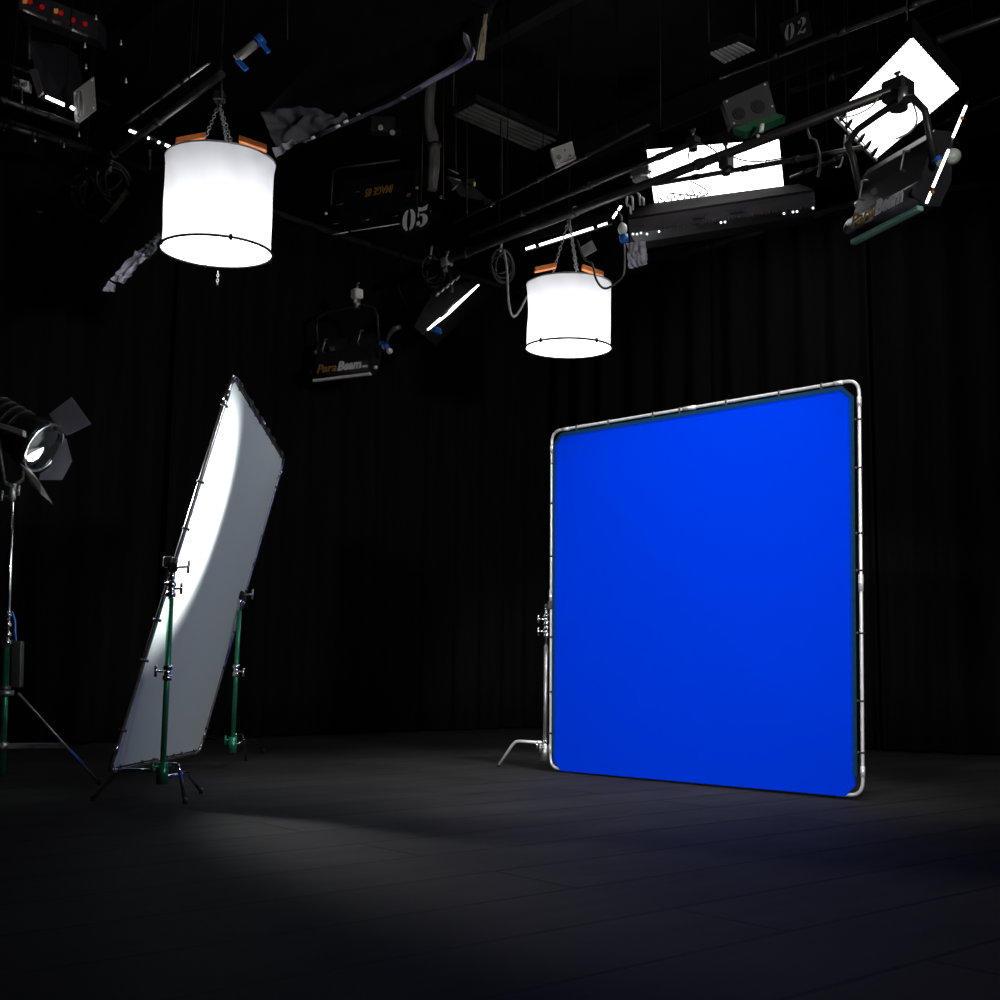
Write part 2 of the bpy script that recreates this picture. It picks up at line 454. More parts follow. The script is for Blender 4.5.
# near-left stand carrying the panel's near edge
c_stand('near green stand with chrome legs in front of the tilted white panel', PZ(162.5, 772, .16), [PZ(185, 804, 0), PZ(93, 801, 0), PZ(201, 793.5, 0)],
        P(171.5, 585, PZ(162.5, 772, .16).y), .165, m_green, m_chrome, .93, 'green stands holding the tilted panel',
        ((.53, (-1, -.1, .05)), (.98, (1, -.3, 0))))
hub2 = PZ(232.5, 744, .17)
c_stand('far green stand behind the right edge of the tilted white panel', hub2, [PZ(246, 761, 0), PZ(192, 757, 0), PZ(263, 753, 0)],
        P(240, 597, hub2.y), .19, m_green, m_chrome, .9, 'green stands holding the tilted panel', ((.5, (1, -.3, -.3)),))
hub3 = PZ(545, 752, .13)
c_stand('short grey stand clamped to the left edge of the blue screen', hub3, [PZ(498.5, 767, 0), V((hub3.x + .08, hub3.y + .36, 0)), V((hub3.x + .33, hub3.y + .16, 0))],
        P(546.5, 613, hub3.y), .16, m_steel, m_chrome, .76, None,
        ((.865, (-1, -.2, 0)), (.955, (-1, -.1, 0)), (.05, (-1, -.2, 0))), m_legs=m_alu)
# clamps between stands and frames
def grip_head(label, p, q, r=.05):
    t = thing('panel_clamp', label, 'clamp', p)
    d = (q - p); v = (CAM - p).normalized(); v.z = 0; v.normalize()
    MB().cyl(p - v * .02, p + v * .035, r).cyl(p + v * .035, p + v * .05, r * .7).build('disc', m_blackgloss, t)
    k = MB(); k.cyl(p + v * .02, q, .011); k.box(q, (.05, .05, .06)); k.build('jaw', m_black, t)
    k = MB(); t_knob(k, p + v * .03, (1, -.2, .05), .09, .035); k.build('t_handle', m_steel, t)
    MB().cyl(p - UP * .09, p, .016).build('pin', m_chrome, t)
    return t
s1top = P(172.5, 568, PZ(162.5, 772, .16).y)
grip_head('black clamp gripping the near edge of the tilted white panel', s1top, P(168.5, 562, 6.5), .028)
grip_head('black clamp gripping the far edge of the tilted white panel', P(240.5, 595, hub2.y), P(243, 597, 8.69), .03)
grip_head('small clamp joining the short stand to the silver frame of the blue screen', P(546.5, 606, hub3.y), P(551, 605, 8.79), .015)
# steel spreader laid out at the panel foot: short hook bar
# ------------------------------------------------------------------ spotlight on stand
fz = 7.4
cb = PZ(2, 776, .06); cY = cb.y
ft = thing('light_stand', 'tall tripod light stand with green lower column at the left edge', 'light stand', (cb.x, cb.y, 0))
Yc = cY
MB().cyl(P(2, 776, Yc), P(7, 640, Yc), .019).build('column', m_green, ft)
MB().cyl(P(6.6, 655, Yc), P(12.5, 487, Yc), .0145).build('riser', m_chrome, ft)
col = MB()
for y in (612, 622, 632, 640): col.cyl(P(7.6 - (y - 612) * .03, y, Yc), P(7.5 - (y - 612) * .03, y + 5, Yc), .027)
col.build('collar', m_chrome, ft)
k = MB().cyl(P(12, 500, Yc), P(12.6, 484, Yc), .022); t_knob(k, P(12.3, 497, Yc), (-1, -.1, .1), .06); t_knob(k, P(12.3, 491, Yc), (1, -.1, .1), .04); k.build('spigot', m_steel, ft)
sp = P(5, 693, Yc); lo = P(2.6, 746, Yc)
MB().cyl(sp - UP * .015, sp + UP * .015, .05).cyl(sp + UP * .02, sp + UP * .04, .03).build('spreader_collar', m_steel, ft)
MB().cyl(lo - UP * .02, lo + UP * .02, .032).build('lower_collar', m_steel, ft)
for i, fpx in enumerate([PZ(99, 783, .01), None, None]):
    f = fpx if fpx else V((cb.x, cb.y, .01)) + Matrix.Rotation(math.radians(120 * i), 3, 'Z') @ (PZ(99, 783, .01) - V((cb.x, cb.y, .01)))
    d = (f - sp); d.z = 0; d.normalize()
    a = sp + d * .07
    lg = MB().tube([a, f], .0085, 8).build('leg', m_steel, ft)
    MB().cyl(a.lerp(f, .63), a.lerp(f, .80), .0125, 8).build('blue_tape', m_blueplastic, lg)
    MB().cyl(f - UP * .008, f + UP * .03, .013, 8).build('foot_cap', m_rubber, lg)
    e = a.lerp(f, (a.z - lo.z) / (a.z - f.z))
    MB().box((lo + e) / 2, ((e - lo).length, .014, .032), (d, V((-d.y, d.x, 0)), UP)).build('brace', m_steel, ft)
# blue cord and hanging power block
cord = MB().tube([P(8, 614, Yc), P(12, 612, Yc - .02), P(15, 620, Yc - .02), P(15, 632, Yc - .02), P(16, 644, Yc - .02)], .007, 8)
pk = thing('power_block', 'black oblong power block hanging on a blue cord from the left stand', 'power block', P(17, 686, Yc - .02))
cord.build('cord', m_blueplastic, pk)
MB().box(P(17.5, 664, Yc - .02), (.06, .05, .27), (V((1, 0, 0)), V((0, 1, 0)), V((-.05, 0, 1)).normalized())).build('case', mat('block_case', (.03, .03, .033), .6, noise_amt=.2), pk)

# fresnel head
hc = P(41, 446, Yc - .1)
vdir = (CAM - hc).normalized(); right = V((vdir.y * -1, vdir.x, 0)).normalized()
if right.x < 0: right = -right
upv = right.cross(-vdir) if right.cross(-vdir).z > 0 else -right.cross(-vdir)
nrm = (vdir * .55 + (right * .884 - upv * .467) * .835).normalized()
fh = thing('fresnel_spotlight', 'black fresnel spotlight with four open barn doors atop the left stand', 'spotlight', P(12.5, 484, Yc))
HM = frame_M(hc, nrm.cross(UP).normalized() if abs(nrm.z) < .95 else V((1, 0, 0)), UP)
# build along axis nrm: use tube with varying radii
R = .155
ax = [(-.50, .10), (-.48, .125), (-.40, .14), (-.12, .14), (-.08, .16), (-.02, .162), (0, .165), (.015, .165)]
MB().tube([hc + nrm * a for a, r in ax], [r for a, r in ax], 28).build('housing', m_blackgloss, fh)
# ventilation ribs
rb = MB()
for a in (-.36, -.30, -.24, -.18): rb.tube([hc + nrm * a, hc + nrm * (a + .015)], .148, 28)
rb.build('cooling_rib', m_black, fh)
def ring(c, n, r, rt, m, name, par, seg=40):
    q = n.cross(UP).normalized(); w = n.cross(q)
    return MB().tube([c + (q * math.cos(t) + w * math.sin(t)) * r for t in [2 * math.pi * i / seg for i in range(seg)]], rt, 8, closed=True).build(name, m, par)
ring(hc + nrm * .02, nrm, .152, .012, m_chrome, 'lens_ring', fh)
lens = MB(); q = nrm.cross(UP).normalized(); w = nrm.cross(q)
vs = []; fs = []
for j in range(9):
    rr = .142 * (1 - j / 9.0); zz = .018 + .03 * (1 - (rr / .142) ** 2) + (.004 if j % 2 else 0)
    for i in range(36):
        t = 2 * math.pi * i / 36; vs.append(hc + nrm * zz + (q * math.cos(t) + w * math.sin(t)) * rr)
for j in range(8):
    for i in range(36): fs.append([j * 36 + i, j * 36 + (i + 1) % 36, (j + 1) * 36 + (i + 1) % 36, (j + 1) * 36 + i])
fs.append([8 * 36 + i for i in range(36)])
lens.add(vs, fs, True); lo_ = lens.build('lens', m_lens, fh)
# lens highlight low on the near side, put in as a glowing patch
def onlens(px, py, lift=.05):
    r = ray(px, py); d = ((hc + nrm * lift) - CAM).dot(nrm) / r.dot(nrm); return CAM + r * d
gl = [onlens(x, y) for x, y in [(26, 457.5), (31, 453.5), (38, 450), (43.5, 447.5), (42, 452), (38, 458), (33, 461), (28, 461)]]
MB().slab(gl, nrm * .003).build('lens_highlight', m_tubehiglow, lo_)
# yoke
yk = MB().tube([P(12.5, 486, Yc), P(4, 482, Yc - .18), P(0, 455, Yc - .24), P(-1, 440, Yc - .24)], .014, 8).tube([P(12.5, 486, Yc), P(22, 480, Yc + .12), P(24, 455, Yc + .16)], .014, 8)
yk.build('yoke', m_black, fh)
MB().box(P(8, 428.5, Yc - .28), (.26, .05, .035), ((P(24, 432.5, Yc - .30) - P(-6, 423, Yc - .22)).normalized(), V((0, 1, 0)), UP)).build('top_handle', m_greypaint, fh)
MB().tube([P(-2, 413, Yc), P(3, 408, Yc), P(7, 410, Yc), P(6, 416, Yc), P(0, 417, Yc)], .006, 8).build('hanging_loop', m_steel, fh)
# barn doors
def door(pts, m=m_door):
    k = [P(x, y, Yy) for x, y, Yy in pts]; n = (k[1] - k[0]).cross(k[2] - k[0]).normalized()
    MB().slab(k, n * .004).build('barn_door', m, fh)
door([(49, 414, Yc - .10), (71.5, 397, Yc - .12), (91, 424, Yc - .14), (67, 435.5, Yc - .12), (57, 431, Yc - .10)])
door([(57, 446, Yc + .02), (59, 439, Yc + .02), (66, 438.5, Yc + .02), (72, 461, Yc + .02), (62, 480, Yc + .02), (39, 480, Yc + .02), (40, 474, Yc + .02), (50, 467, Yc + .02)])
door([(20, 463, Yc - .2), (31, 470, Yc - .26), (40, 482, Yc - .36), (53, 504.5, Yc - .46), (41, 494, Yc - .43), (30, 483, Yc - .33)], mat('grey_barn_door', (.3, .29, .28), .4, .3, noise_amt=.15))
door([(24, 427, Yc - .05), (37, 418, Yc - .03), (49, 417, Yc - .0), (47, 424, Yc - .06), (30, 436, Yc - .1)], m_black)
lamp('fresnel_beam', 'SPOT', hc + nrm * .13, 330, pan_c[0].lerp(pan_c[3], .34).lerp(pan_c[1].lerp(pan_c[2], .34), .10), spot_size=math.radians(76), spot_blend=.5, shadow_soft_size=.09)

# ================================================================== SPACE LIGHTS
def space_light(label, bc, r, h, top_pt, tail=False, knob_ang=(-2.6, -1.1, .5, 2.0), tilt=2.4):
    bc = V(bc); t = thing('space_light', label, 'drum light', bc, 'drum lights hanging from the grid')
    tc_ = bc + UP * h
    RM = Matrix.Translation(tc_) @ Matrix.Rotation(math.radians(tilt), 4, V((bc.y, -bc.x, 0)).normalized()) @ Matrix.Translation(-tc_)
    N = 72; vs = []; fs = []; J = 10
    for j in range(J + 1):
        f = j / J; z = f * h
        for i in range(N):
            a = 2 * math.pi * i / N
            rr = r * (1 - .012 * math.sin(f * math.pi)) + .006 * math.sin(a * 9 + 3 * f) * math.sin(f * math.pi) + .006 * noise.noise(V((math.cos(a) * 3, math.sin(a) * 3, f * 3)))
            if f > .93: rr = r * (1.0 + .02 * (f - .93) / .07)
            vs.append(bc + V((math.cos(a) * rr, math.sin(a) * rr, z)))
    for j in range(J):
        for i in range(N): fs.append([j * N + i, j * N + (i + 1) % N, (j + 1) * N + (i + 1) % N, (j + 1) * N + i])
    sk = MB(RM).add(vs, fs, True).build('skirt', m_skirt, t)
    def hoop(c, rr, rt, m, nm, par):
        return MB(RM).tube([c + V((math.cos(a), math.sin(a), 0)) * rr for a in [2 * math.pi * i / 64 for i in range(64)]], rt, 8, closed=True).build(nm, m, par)
    hoop(tc_, r * 1.012, .008, m_cablegrey, 'top_hoop', t)
    bh = hoop(bc, r * 1.035, .010, m_black, 'bottom_hoop', t)
    for a in knob_ang:
        p = bc + V((math.cos(a), math.sin(a), 0)) * r * 1.035; MB(RM).ball(p, .017, 10).cyl(p - UP * .02, p + UP * .02, .012).build('hoop_clip', m_blackgloss, bh)
    MB(RM).tube([bc + UP * .004, bc + UP * .008], r * 1.028, 64).build('diffuser', m_lampglow, t)
    # lamp head: orange arms radiating from a central hub above the drum
    for i in range(2):
        a = .15 + i * math.pi; d = V((math.cos(a), math.sin(a), 0)); w = V((-d.y, d.x, 0))
        MB().box(tc_ + d * r * .58 + UP * .15, (r * .55, .05, .05), ((d - UP * .28).normalized(), w, UP)).build('lamp_arm', m_orange, t)
    MB().cyl(tc_ + UP * .04, tc_ + UP * .12, .06).build('lamp_hub', m_black, t)
    tp = V(top_pt); apex = tp - UP * .05
    MB().cyl(tp, V((tp.x, tp.y, 7.2)), .008, 8).build('drop_rod', m_blackcloth, t)
    for i in range(3):
        a = 1.0 + i * 2 * math.pi / 3; e = tc_ + V((math.cos(a), math.sin(a), 0)) * r * .42 + UP * .07
        ch = MB(); n = 17
        for k in range(n):
            c0 = apex.lerp(e, (k + .5) / n); L = (e - apex).length / n; u = (e - apex).normalized(); s = u.cross(V((1, .3, 0)) if k % 2 else V((0, 1, .2))).normalized()
            ch.tube([c0 + u * L * .62 * math.cos(x) + s * .012 * math.sin(x) for x in [j * math.pi / 4 for j in range(8)]], .0035, 5, closed=True)
        ch.build('chain', m_steel, t)
    k = MB().box(tp, (.08, .08, .07)); k.cyl(tp - UP * .1, tp, .015); k.build('pipe_hook', m_black, t)
    if tail:
        e = P(218, 271, bc.y + r * .9)
        ch = MB()
        for k in range(5):
            c0 = e - UP * (.014 + .02 * k); s = V((1, 0, 0)) if k % 2 else V((0, 1, 0))
            ch.tube([c0 + UP * .014 * math.cos(x) + s * .008 * math.sin(x) for x in [j * math.pi / 4 for j in range(8)]], .003, 5, closed=True)
        ch.build('pull_chain', m_steel, t)
    lamp('drum_lamp', 'POINT', bc + UP * h * .28, 3.6 if tail else 5.5, shadow_soft_size=.12)
    return t
L1c = PZ(216.5, 250.5, 3.61); L2c = PZ(568.5, 348, 3.645)
GZ = 4.85
r1 = 57.5 * L1c.y / 1214 / 1.035; r2 = 44.6 * L2c.y / 1214 / 1.035
space_light('nearer and larger drum light with white silk skirt, upper left', L1c, r1, .66, P(219.5, 97, L1c.y), tail=True)
space_light('farther and smaller drum light with white silk skirt above the blue screen', L2c, r2, .60, P(569, 214, L2c.y), knob_ang=(-2.3, -.95, .5, 2.0), tilt=1.6)

# ================================================================== PIPES
def pipe(label, a, b, r=.024, name='lighting_pipe', m=m_pipe, cap=False):
    a = V(a); b = V(b); t = thing(name, label, 'pipe', (a + b) / 2)
    for f in (.3, .85):
        q = a.lerp(b, f); MB().cyl(q, V((q.x, q.y, 7.2)), .005, 6).build('drop_rod', m_blackcloth, t)
    MB().cyl(a, b, r).build('tube', m, t)
    u = (b - a).normalized(); L = (b - a).length
    for f in (.22, .47, .71): MB().cyl(a + u * L * f - u * .03, a + u * L * f + u * .03, r * 1.25).build('joint', m_black, t)
    if cap: MB().tube([a - u * .01 + (V((0, 0, 1)) * math.cos(x) + u.cross(UP).normalized() * math.sin(x)) * r for x in [i * math.pi / 6 for i in range(12)]], .006, 6, closed=True).build('end_cap', m_gold, t)
    return t
L3a = PZ(388, 283, GZ); L3b = PZ(893, 90, GZ)
pipe('long black pipe carrying the far drum light and running in front of both overhead panels', L3a, L3b, .038)
pipe('black pipe just above the long pipe, crossing the upper left of the square overhead panel', PZ(470, 235, GZ + .25), PZ(760, 115, GZ + .25), .026)
pipe('thin pipe highest of the parallel pipes over the far drum light', P(455, 222, 11.5), P(650, 124, 9.6), .016)
pipe('thin pipe crossing the lower right of the square overhead panel', P(655, 184, 10.2), P(862, 148, 8.8), .022)
pipe('thin steel pipe sloping under the right end of the square overhead panel', P(790, 178, 9.4), P(858, 150, 8.9), .014)
pipe('black pipe with brass-rimmed end left of the near drum light', PZ(40, 209, 4.5), PZ(222, 74, 4.5), .026, cap=True)
pipe('thin steel pipe parallel above the brass-ended pipe, upper left', P(123, 126, 9.3), P(210, 62, 8.3), .011, m=m_steel)
pipe('steel rail below the white blank plate, top left corner', P(-20, 92, 7.7), P(78, 126, 8.3), .020)
pipe('dark rail crossing the top left corner above the black fixture', P(-20, 52, 8.9), P(110, 105, 9.9), .022)
pipe('dark rail lowest in the top left corner with small hooks', P(-20, 118, 9.0), P(90, 150, 9.7), .028)
pipe('black pipe running off the top right behind the tilted overhead panel', P(720, 77, 8.6), P(1010, -30, 7.0), .018)
pipe('black pipe under the stencilled 02 towards the right edge', P(790, 92, 9.6), P(1010, 15, 8.1), .026)
pipe('black pipe at far right behind the large cowled lamp', P(930, 128, 10.4), P(1010, 92, 9.8), .02)

# ================================================================== OVERHEAD PANELS
def overhead_panel(label, c, strut_edges, thick=.12):
    c = [V(p) for p in c]; ctr = sum(c, V((0, 0, 0))) / 4
    t = thing('overhead_light_panel', label, 'light panel', ctr)
    MB().slab(c, UP * .006).build('diffuser', m_panelglow, t)
    o = [ctr + (p - ctr) * 1.03 for p in c]
    hs = MB(); 
    for i in range(4):
        j = (i + 1) % 4
        hs.slab([o[i] - UP * .012, o[j] - UP * .012, o[j] + UP * thick, o[i] + UP * thick], (ctr - (o[i] + o[j]) / 2).normalized() * .02)
    hs.slab([p + UP * thick for p in o], UP * .01)
    hs.build('housing', m_blackcloth, t)
    for e in strut_edges:
        a, b = o[e], o[(e + 1) % 4]; u = (b - a).normalized(); L = (b - a).length; n = int(L / .05); k = MB(); w = (ctr - (a + b) / 2).normalized()
        for i in range(n): k.box(a + u * (L * (i + .5) / n) + w * .028 - UP * .012, (.01, .03, .006), (u, w, UP))
        k.build('louvre_comb', m_black, t)
    for i in (0, 2):
        a = c[i].lerp(ctr, .2) + UP * thick; MB().cyl(a, V((a.x, a.y, 7.2)), .006, 6).build('suspension_rod', m_wire, t)
    return t, c, o
P1c = [PZ(646.5, 148.5, 5.3), PZ(779, 138, 5.3), PZ(784, 187, 5.3), PZ(655, 207, 5.3)]
tp1, _, o1 = overhead_panel('square glowing overhead panel crossed by black pipes, above the blue screen', P1c, (2,))
P2c = [PZ(912, 35, 5.3), PZ(960, 88.5, 5.3), PZ(877, 158, 5.3), PZ(837, 112, 5.3)]
tp2, _, o2 = overhead_panel('diamond-turned glowing overhead panel behind a pipe and yoke, top right', P2c, (0, 1, 3))
# hooks along the lower-left edge of the tilted panel
rl = thing('hook_rail', 'pale metal rail with a row of black hooks along the top right panel', 'rail', PZ(856, 140, 5.2))
MB().tube([PZ(834, 116, 5.2), PZ(876, 161, 5.2)], .016, 8).build('bar', m_alu, rl)
for i in range(6):
    x = 843 + i * 6.3; y = 117 + i * 7.1
    MB().tube([PZ(x - 2, y + 2, 5.18), PZ(x + 1.5, y - 3, 5.18), PZ(x + 3.5, y - 5.5, 5.16)], [.022, .016, .004], 6).build('hook', m_black, rl)
rl2 = thing('hook_rail', 'row of small black hooks and wires at the lower left of the square overhead panel', 'rail', PZ(668, 203, 5.2))
MB().tube([PZ(640, 208, 5.2), PZ(700, 199, 5.2)], .012, 8).build('bar', m_black, rl2)
for i in range(7):
    x = 658 + i * 6.5; y = 203 - i
    MB().tube([PZ(x, y, 5.2), PZ(x + 2, y - 5 - (i % 3) * 2, 5.18), PZ(x + 4, y - 3, 5.18)], .008, 6).build('hook', m_black, rl2)

# ------------------------------------------------------------------ clamps on the pipe
def clamp(label, c, s, ax, extra=None, m=m_black):
    t = thing('pipe_clamp', label, 'clamp', c)
    MB().box(c, s, ax).build('body', m, t)
    k = MB().cyl(V(c) + ax[2] * s[2] * .5, V(c) + ax[2] * (s[2] * .5 + .06), .012); k.box(V(c) + ax[2] * (s[2] * .5 + .06), (.05, .02, .02), ax); k.build('bolt', m_steel, t)
    MB().cyl(V(c) - ax[2] * s[2] * .5, V(c) - ax[2] * (s[2] * .5 + .05), s[0] * .35).build('spigot', m, t)
    return t
axg = (-A, Bd, UP)
clamp('dark block clamp at the end of the long pipe, before the top right panel', PZ(898, 92, GZ), (.19, .17, .17), axg)
clamp('dark clamp silhouetted in the middle of the square overhead panel', PZ(726, 160, GZ - .04), (.10, .10, .15), axg)
clamp('small clamp on the long pipe above the far cowled lamp', P(357, 294, 11.9), (.10, .10, .10), axg, m=m_white)
clamp('small clamp on the pipe left of the square overhead panel', P(641, 172, 10.3), (.22, .06, .06), axg, m=m_steel)
clamp('small clamp on the long pipe by the edge-on lamp', P(447, 262, 12.0), (.1, .1, .09), axg, m=m_greypaint)
clamp('clamp at the upper edge of the square overhead panel', P(693, 141, 9.2), (.1, .08, .06), axg)

# ================================================================== COWLED LAMPS
def cowl(label, lipL, lipR, yoke_top, lean, lip_m, side_strip, k_=1.):
    lipL = V(lipL); lipR = V(lipR); o = (lipL + lipR) / 2; ux = lipR - lipL; W = ux.length; ux.z = 0
    Mx = frame_M(o, lipR - lipL, UP)
    if (Mx.to_3x3() @ V((0, -1, 0))).dot(CAM - o) < 0: raise RuntimeError('cowl faces wrong way')
    t = thing('cowled_lamp', label, 'film light', V(yoke_top), 'cowled tube lamps hung on the pipe')
    h = W / 2
    prof = [(-.02, .012), (-.075, .03), (-.105, .07), (-.11, .115), (-.085, .155), (-.05, .20), (-.01 + lean * .3, .29), (.03 + lean * .6, .38), (.06 + lean, .50), (.10 + lean, .56), (.24 + lean, .57), (.25 + lean, .5), (.20, .22), (.10, .03)]
    MB(Mx).prof([(y * k_, z * k_) for y, z in prof], -h, h).build('housing', m_housing, t)
    # rolled band below
    ca = MB(Mx).prof([(y * k_, z * k_) for y, z in [(-.07, .02), (-.11, .05), (-.122, .09), (-.118, .13), (-.09, .165), (-.06, .16), (-.05, .04)]], -h * 1.02, h * 1.0, True)
    band = ca.build('rolled_band', mat('band_enamel', (.035, .036, .05), .3, noise_amt=.15), t)
    for s in (-1, 1):
        MB(Mx).tube([(s * h * 1.0, -.085 * k_, .09 * k_), (s * h * 1.03, -.085 * k_, .09 * k_)], .045 * k_, 16).build('end_cap', m_housing, t)
    MB(Mx).box((0, -.06 * k_, -.005), (W, .05 * k_, .034 * k_)).build('lip', lip_m, t)
    # lettering on the band
    hM = Mx @ Matrix.Translation((0, -.132 * k_, .066 * k_))
    tb, w = text_mb('Beam', hM @ Matrix.Translation((-.03 * W, 0, 0)), .19 * W, .3, .045, 1.0, fit=.42 * W); tb.build('lettering', m_whitetext, band)
    tb, w = text_mb('Para', hM @ Matrix.Translation((-.40 * W, 0, 0)), .18 * W, .3, .02, 1.0, fit=.36 * W); tb.build('lettering', m_orangetext, band)
    # grips
    for s, zz in ((-.62, .27), (.62, .31)):
        yb = -.03 + lean * .25
        MB(Mx).tube([(s * h - .0, yb - .03, zz), (s * h, yb - .07, zz + .01), (s * h + .02, yb - .05 + lean * .2, zz + .14), (s * h + .02, yb + lean * .2, zz + .15)], .009, 8).build('grip', m_steel, t)
    MB(Mx).box((-.38 * h, -.035 + lean * .25, .31), (.06, .006, .045), (V((1, 0, 0)), V((0, .9, .43)).normalized(), V((0, -.43, .9)).normalized())).build('name_tag', m_steel, t)
    # yoke
    yt = Mx.inverted() @ V(yoke_top); yz = yt.z; yh = h * 1.08
    py, pz = .06 + lean * .6, .33
    pts = [(-yh, py, pz), (-yh, (py + yt.y) / 2, yz * .80), (-yh * .92, yt.y, yz * .90), (-yh * .6, yt.y, yz - .03), (0, yt.y, yz - .02), (yh * .6, yt.y, yz - .02), (yh * .92, yt.y, yz * .93), (yh, (py + yt.y) / 2, yz * .82), (yh, py, pz)]
    MB(Mx).tube(pts, .017 if side_strip is None else .026, 10).build('yoke', m_pipe, t)
    for s, mm in ((-1, m_steel), (1, m_blueplastic)):
        MB(Mx).cyl((s * yh, py, pz), (s * (yh + .05), py, pz), .032, 12).build('tilt_knob', mm, t)
    MB(Mx).ball((yh + .07, py - .02, pz - .04), .03, 12).build('round_knob', m_white if side_strip is None else mat('pale_green_plastic', (.35, .42, .36), .4, noise_amt=.1), t)
    MB().cyl(V(yoke_top) - UP * .04, V(yoke_top) + UP * .06, .035).build('spigot', m_steel, t)
    return t, Mx
P_l = P(316, 381.5, 12.05); P_r = P(373, 374.5, 11.8)
cw1, M1 = cowl('far cowled lamp with white lip hanging small left of centre', P_l, P_r, P(357, 305, 11.9), .03, m_white, None, .82)
# dish on its side
sd = MB().tube([P(386, 345, 11.75), P(389, 335, 11.7), P(394, 329, 11.65), P(400, 327, 11.6)], [.014, .02, .03, .022], 10); sd.build('side_lever', m_steel, cw1)
MB().ball(P(386.5, 346.5, 11.6), .032, 12).build('blue_knob', m_blueplastic, cw1)
MB().ball(P(389.5, 351, 11.6), .034, 12, (1, 1, .9)).build('white_knob', m_white, cw1)
MB().cyl(P(375.5, 366, 11.7), P(375.5, 369, 11.7), .02, 10).build('lip_clip', m_white, cw1)
Q_l = PZ(860, 243, 3.9); Q_r = PZ(928, 208.5, 3.9)
cw2, M2 = cowl('near large cowled lamp with sea green lip hanging at the upper right', Q_l, Q_r, PZ(903, 96, GZ - .10), -.02, m_lip, True, 1.05)
for a, b in (((966, 106), (953, 137)), ((948.5, 150), (933, 187)), ((931, 192), (926.5, 203))):  # barn-door edge catching the lamp's light, put in as glowing strips
    Ya = 7.45; MB().cyl(P(*a, Ya), P(*b, Ya), .009, 8).build('lit_door_edge', m_tubehiglow, cw2)
MB().cyl(P(968, 101, 7.47), P(926, 205, 7.47), .009, 8).build('side_rail', m_black, cw2)
for x, y in ((962, 118), (932.5, 192)): MB().ball(P(x, y, 7.4), .014, 8).build('orange_clip', m_orange, cw2)
MB().tube([P(948, 155, 7.6), P(952, 157, 7.55), P(953, 159, 7.53)], [.03, .06, .02], 14).build('side_dish', mat('pale_green_dish', (.4, .47, .42), .35, noise_amt=.1), cw2)

# ================================================================== OTHER FIXTURES
# edge-on soft panel below the long pipe
e0 = P(423, 335, 11.2); e1 = P(482, 283, 12.3)
es = thing('edge_on_soft_panel', 'black soft panel seen edge-on with a bright slanting rim, left of the far drum light', 'film light', (e0 + e1) / 2)
nn = (P(440, 300, 11.9) - P(452, 310, 11.9)).normalized()
d_ = (e1 - e0).normalized()
MB().slab([e0, e1, e1 + nn * .06, (e0 + e1) / 2 + nn * .27, e0 + nn * .12], V((.08, .75, .1))).build('housing', m_blackcloth, es)
bar = MB().tube([P(428, 329.5, 11.1), P(449, 312, 11.45), P(478.5, 285, 12.1)], [.010, .019, .008], 8); bar.build('bright_rim', m_tubehiglow, es)
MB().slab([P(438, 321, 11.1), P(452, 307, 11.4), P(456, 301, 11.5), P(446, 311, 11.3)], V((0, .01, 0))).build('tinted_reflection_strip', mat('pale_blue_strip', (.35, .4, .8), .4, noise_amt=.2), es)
MB().slab([P(441, 318, 11.05), P(449, 311, 11.2), P(446, 312, 11.2), P(440, 316.5, 11.1)], V((0, .01, 0))).build('green_strip', m_greendk, es)
kb = MB().tube([P(434, 330, 11.05), P(438, 331.5, 11.0), P(441, 333, 10.95)], [.035, .04, .01], 8); kb.build('blue_knob', m_blueplastic, es)
sp_ = MB()
for i in range(5): sp_.cyl(P(436 + i * 5, 296 - i * 4, 11.5), P(439.5 + i * 5, 291.5 - i * 4, 11.5), .012, 6)
sp_.build('heat_fin', m_steel, es)
MB().cyl(P(452, 292, 11.7), P(449, 266, 11.9), .016, 8).build('hanger', m_black, es)

# strip fixture behind far drum light chains
sf = thing('strip_light', 'flat dark housing edged by a bright broken strip, over the far drum light', 'strip light', P(566, 235, 11.9))
MB().slab([P(523, 243, 11.6), P(538, 218, 12.2), P(607, 199, 12.0), P(609, 221, 11.4)], V((.02, .06, .05))).build('housing', m_housing, sf)
for a, b in (((526, 249), (535, 246)), ((539.5, 245), (593, 228)), ((598, 226.5), (607, 223.5))):
    MB().cyl(P(*a, 11.35), P(*b, 11.35 - (b[0] - a[0]) * .004), .013, 8).build('lit_segment', m_tubehiglow, sf)
for a, b in (((613, 218), (617, 212)), ((618.5, 210), (621, 206))):
    MB().cyl(P(*a, 11.3), P(*b, 11.3), .011, 8).build('lit_segment', m_tubehiglow, sf)
MB().cyl(P(523, 252, 11.4), P(612, 224, 11.2), .011, 8).build('lower_rail', m_black, sf)
MB().cyl(P(570, 219, 12), P(572, 207, 11.9), .02, 8).build('hanger', m_black, sf)

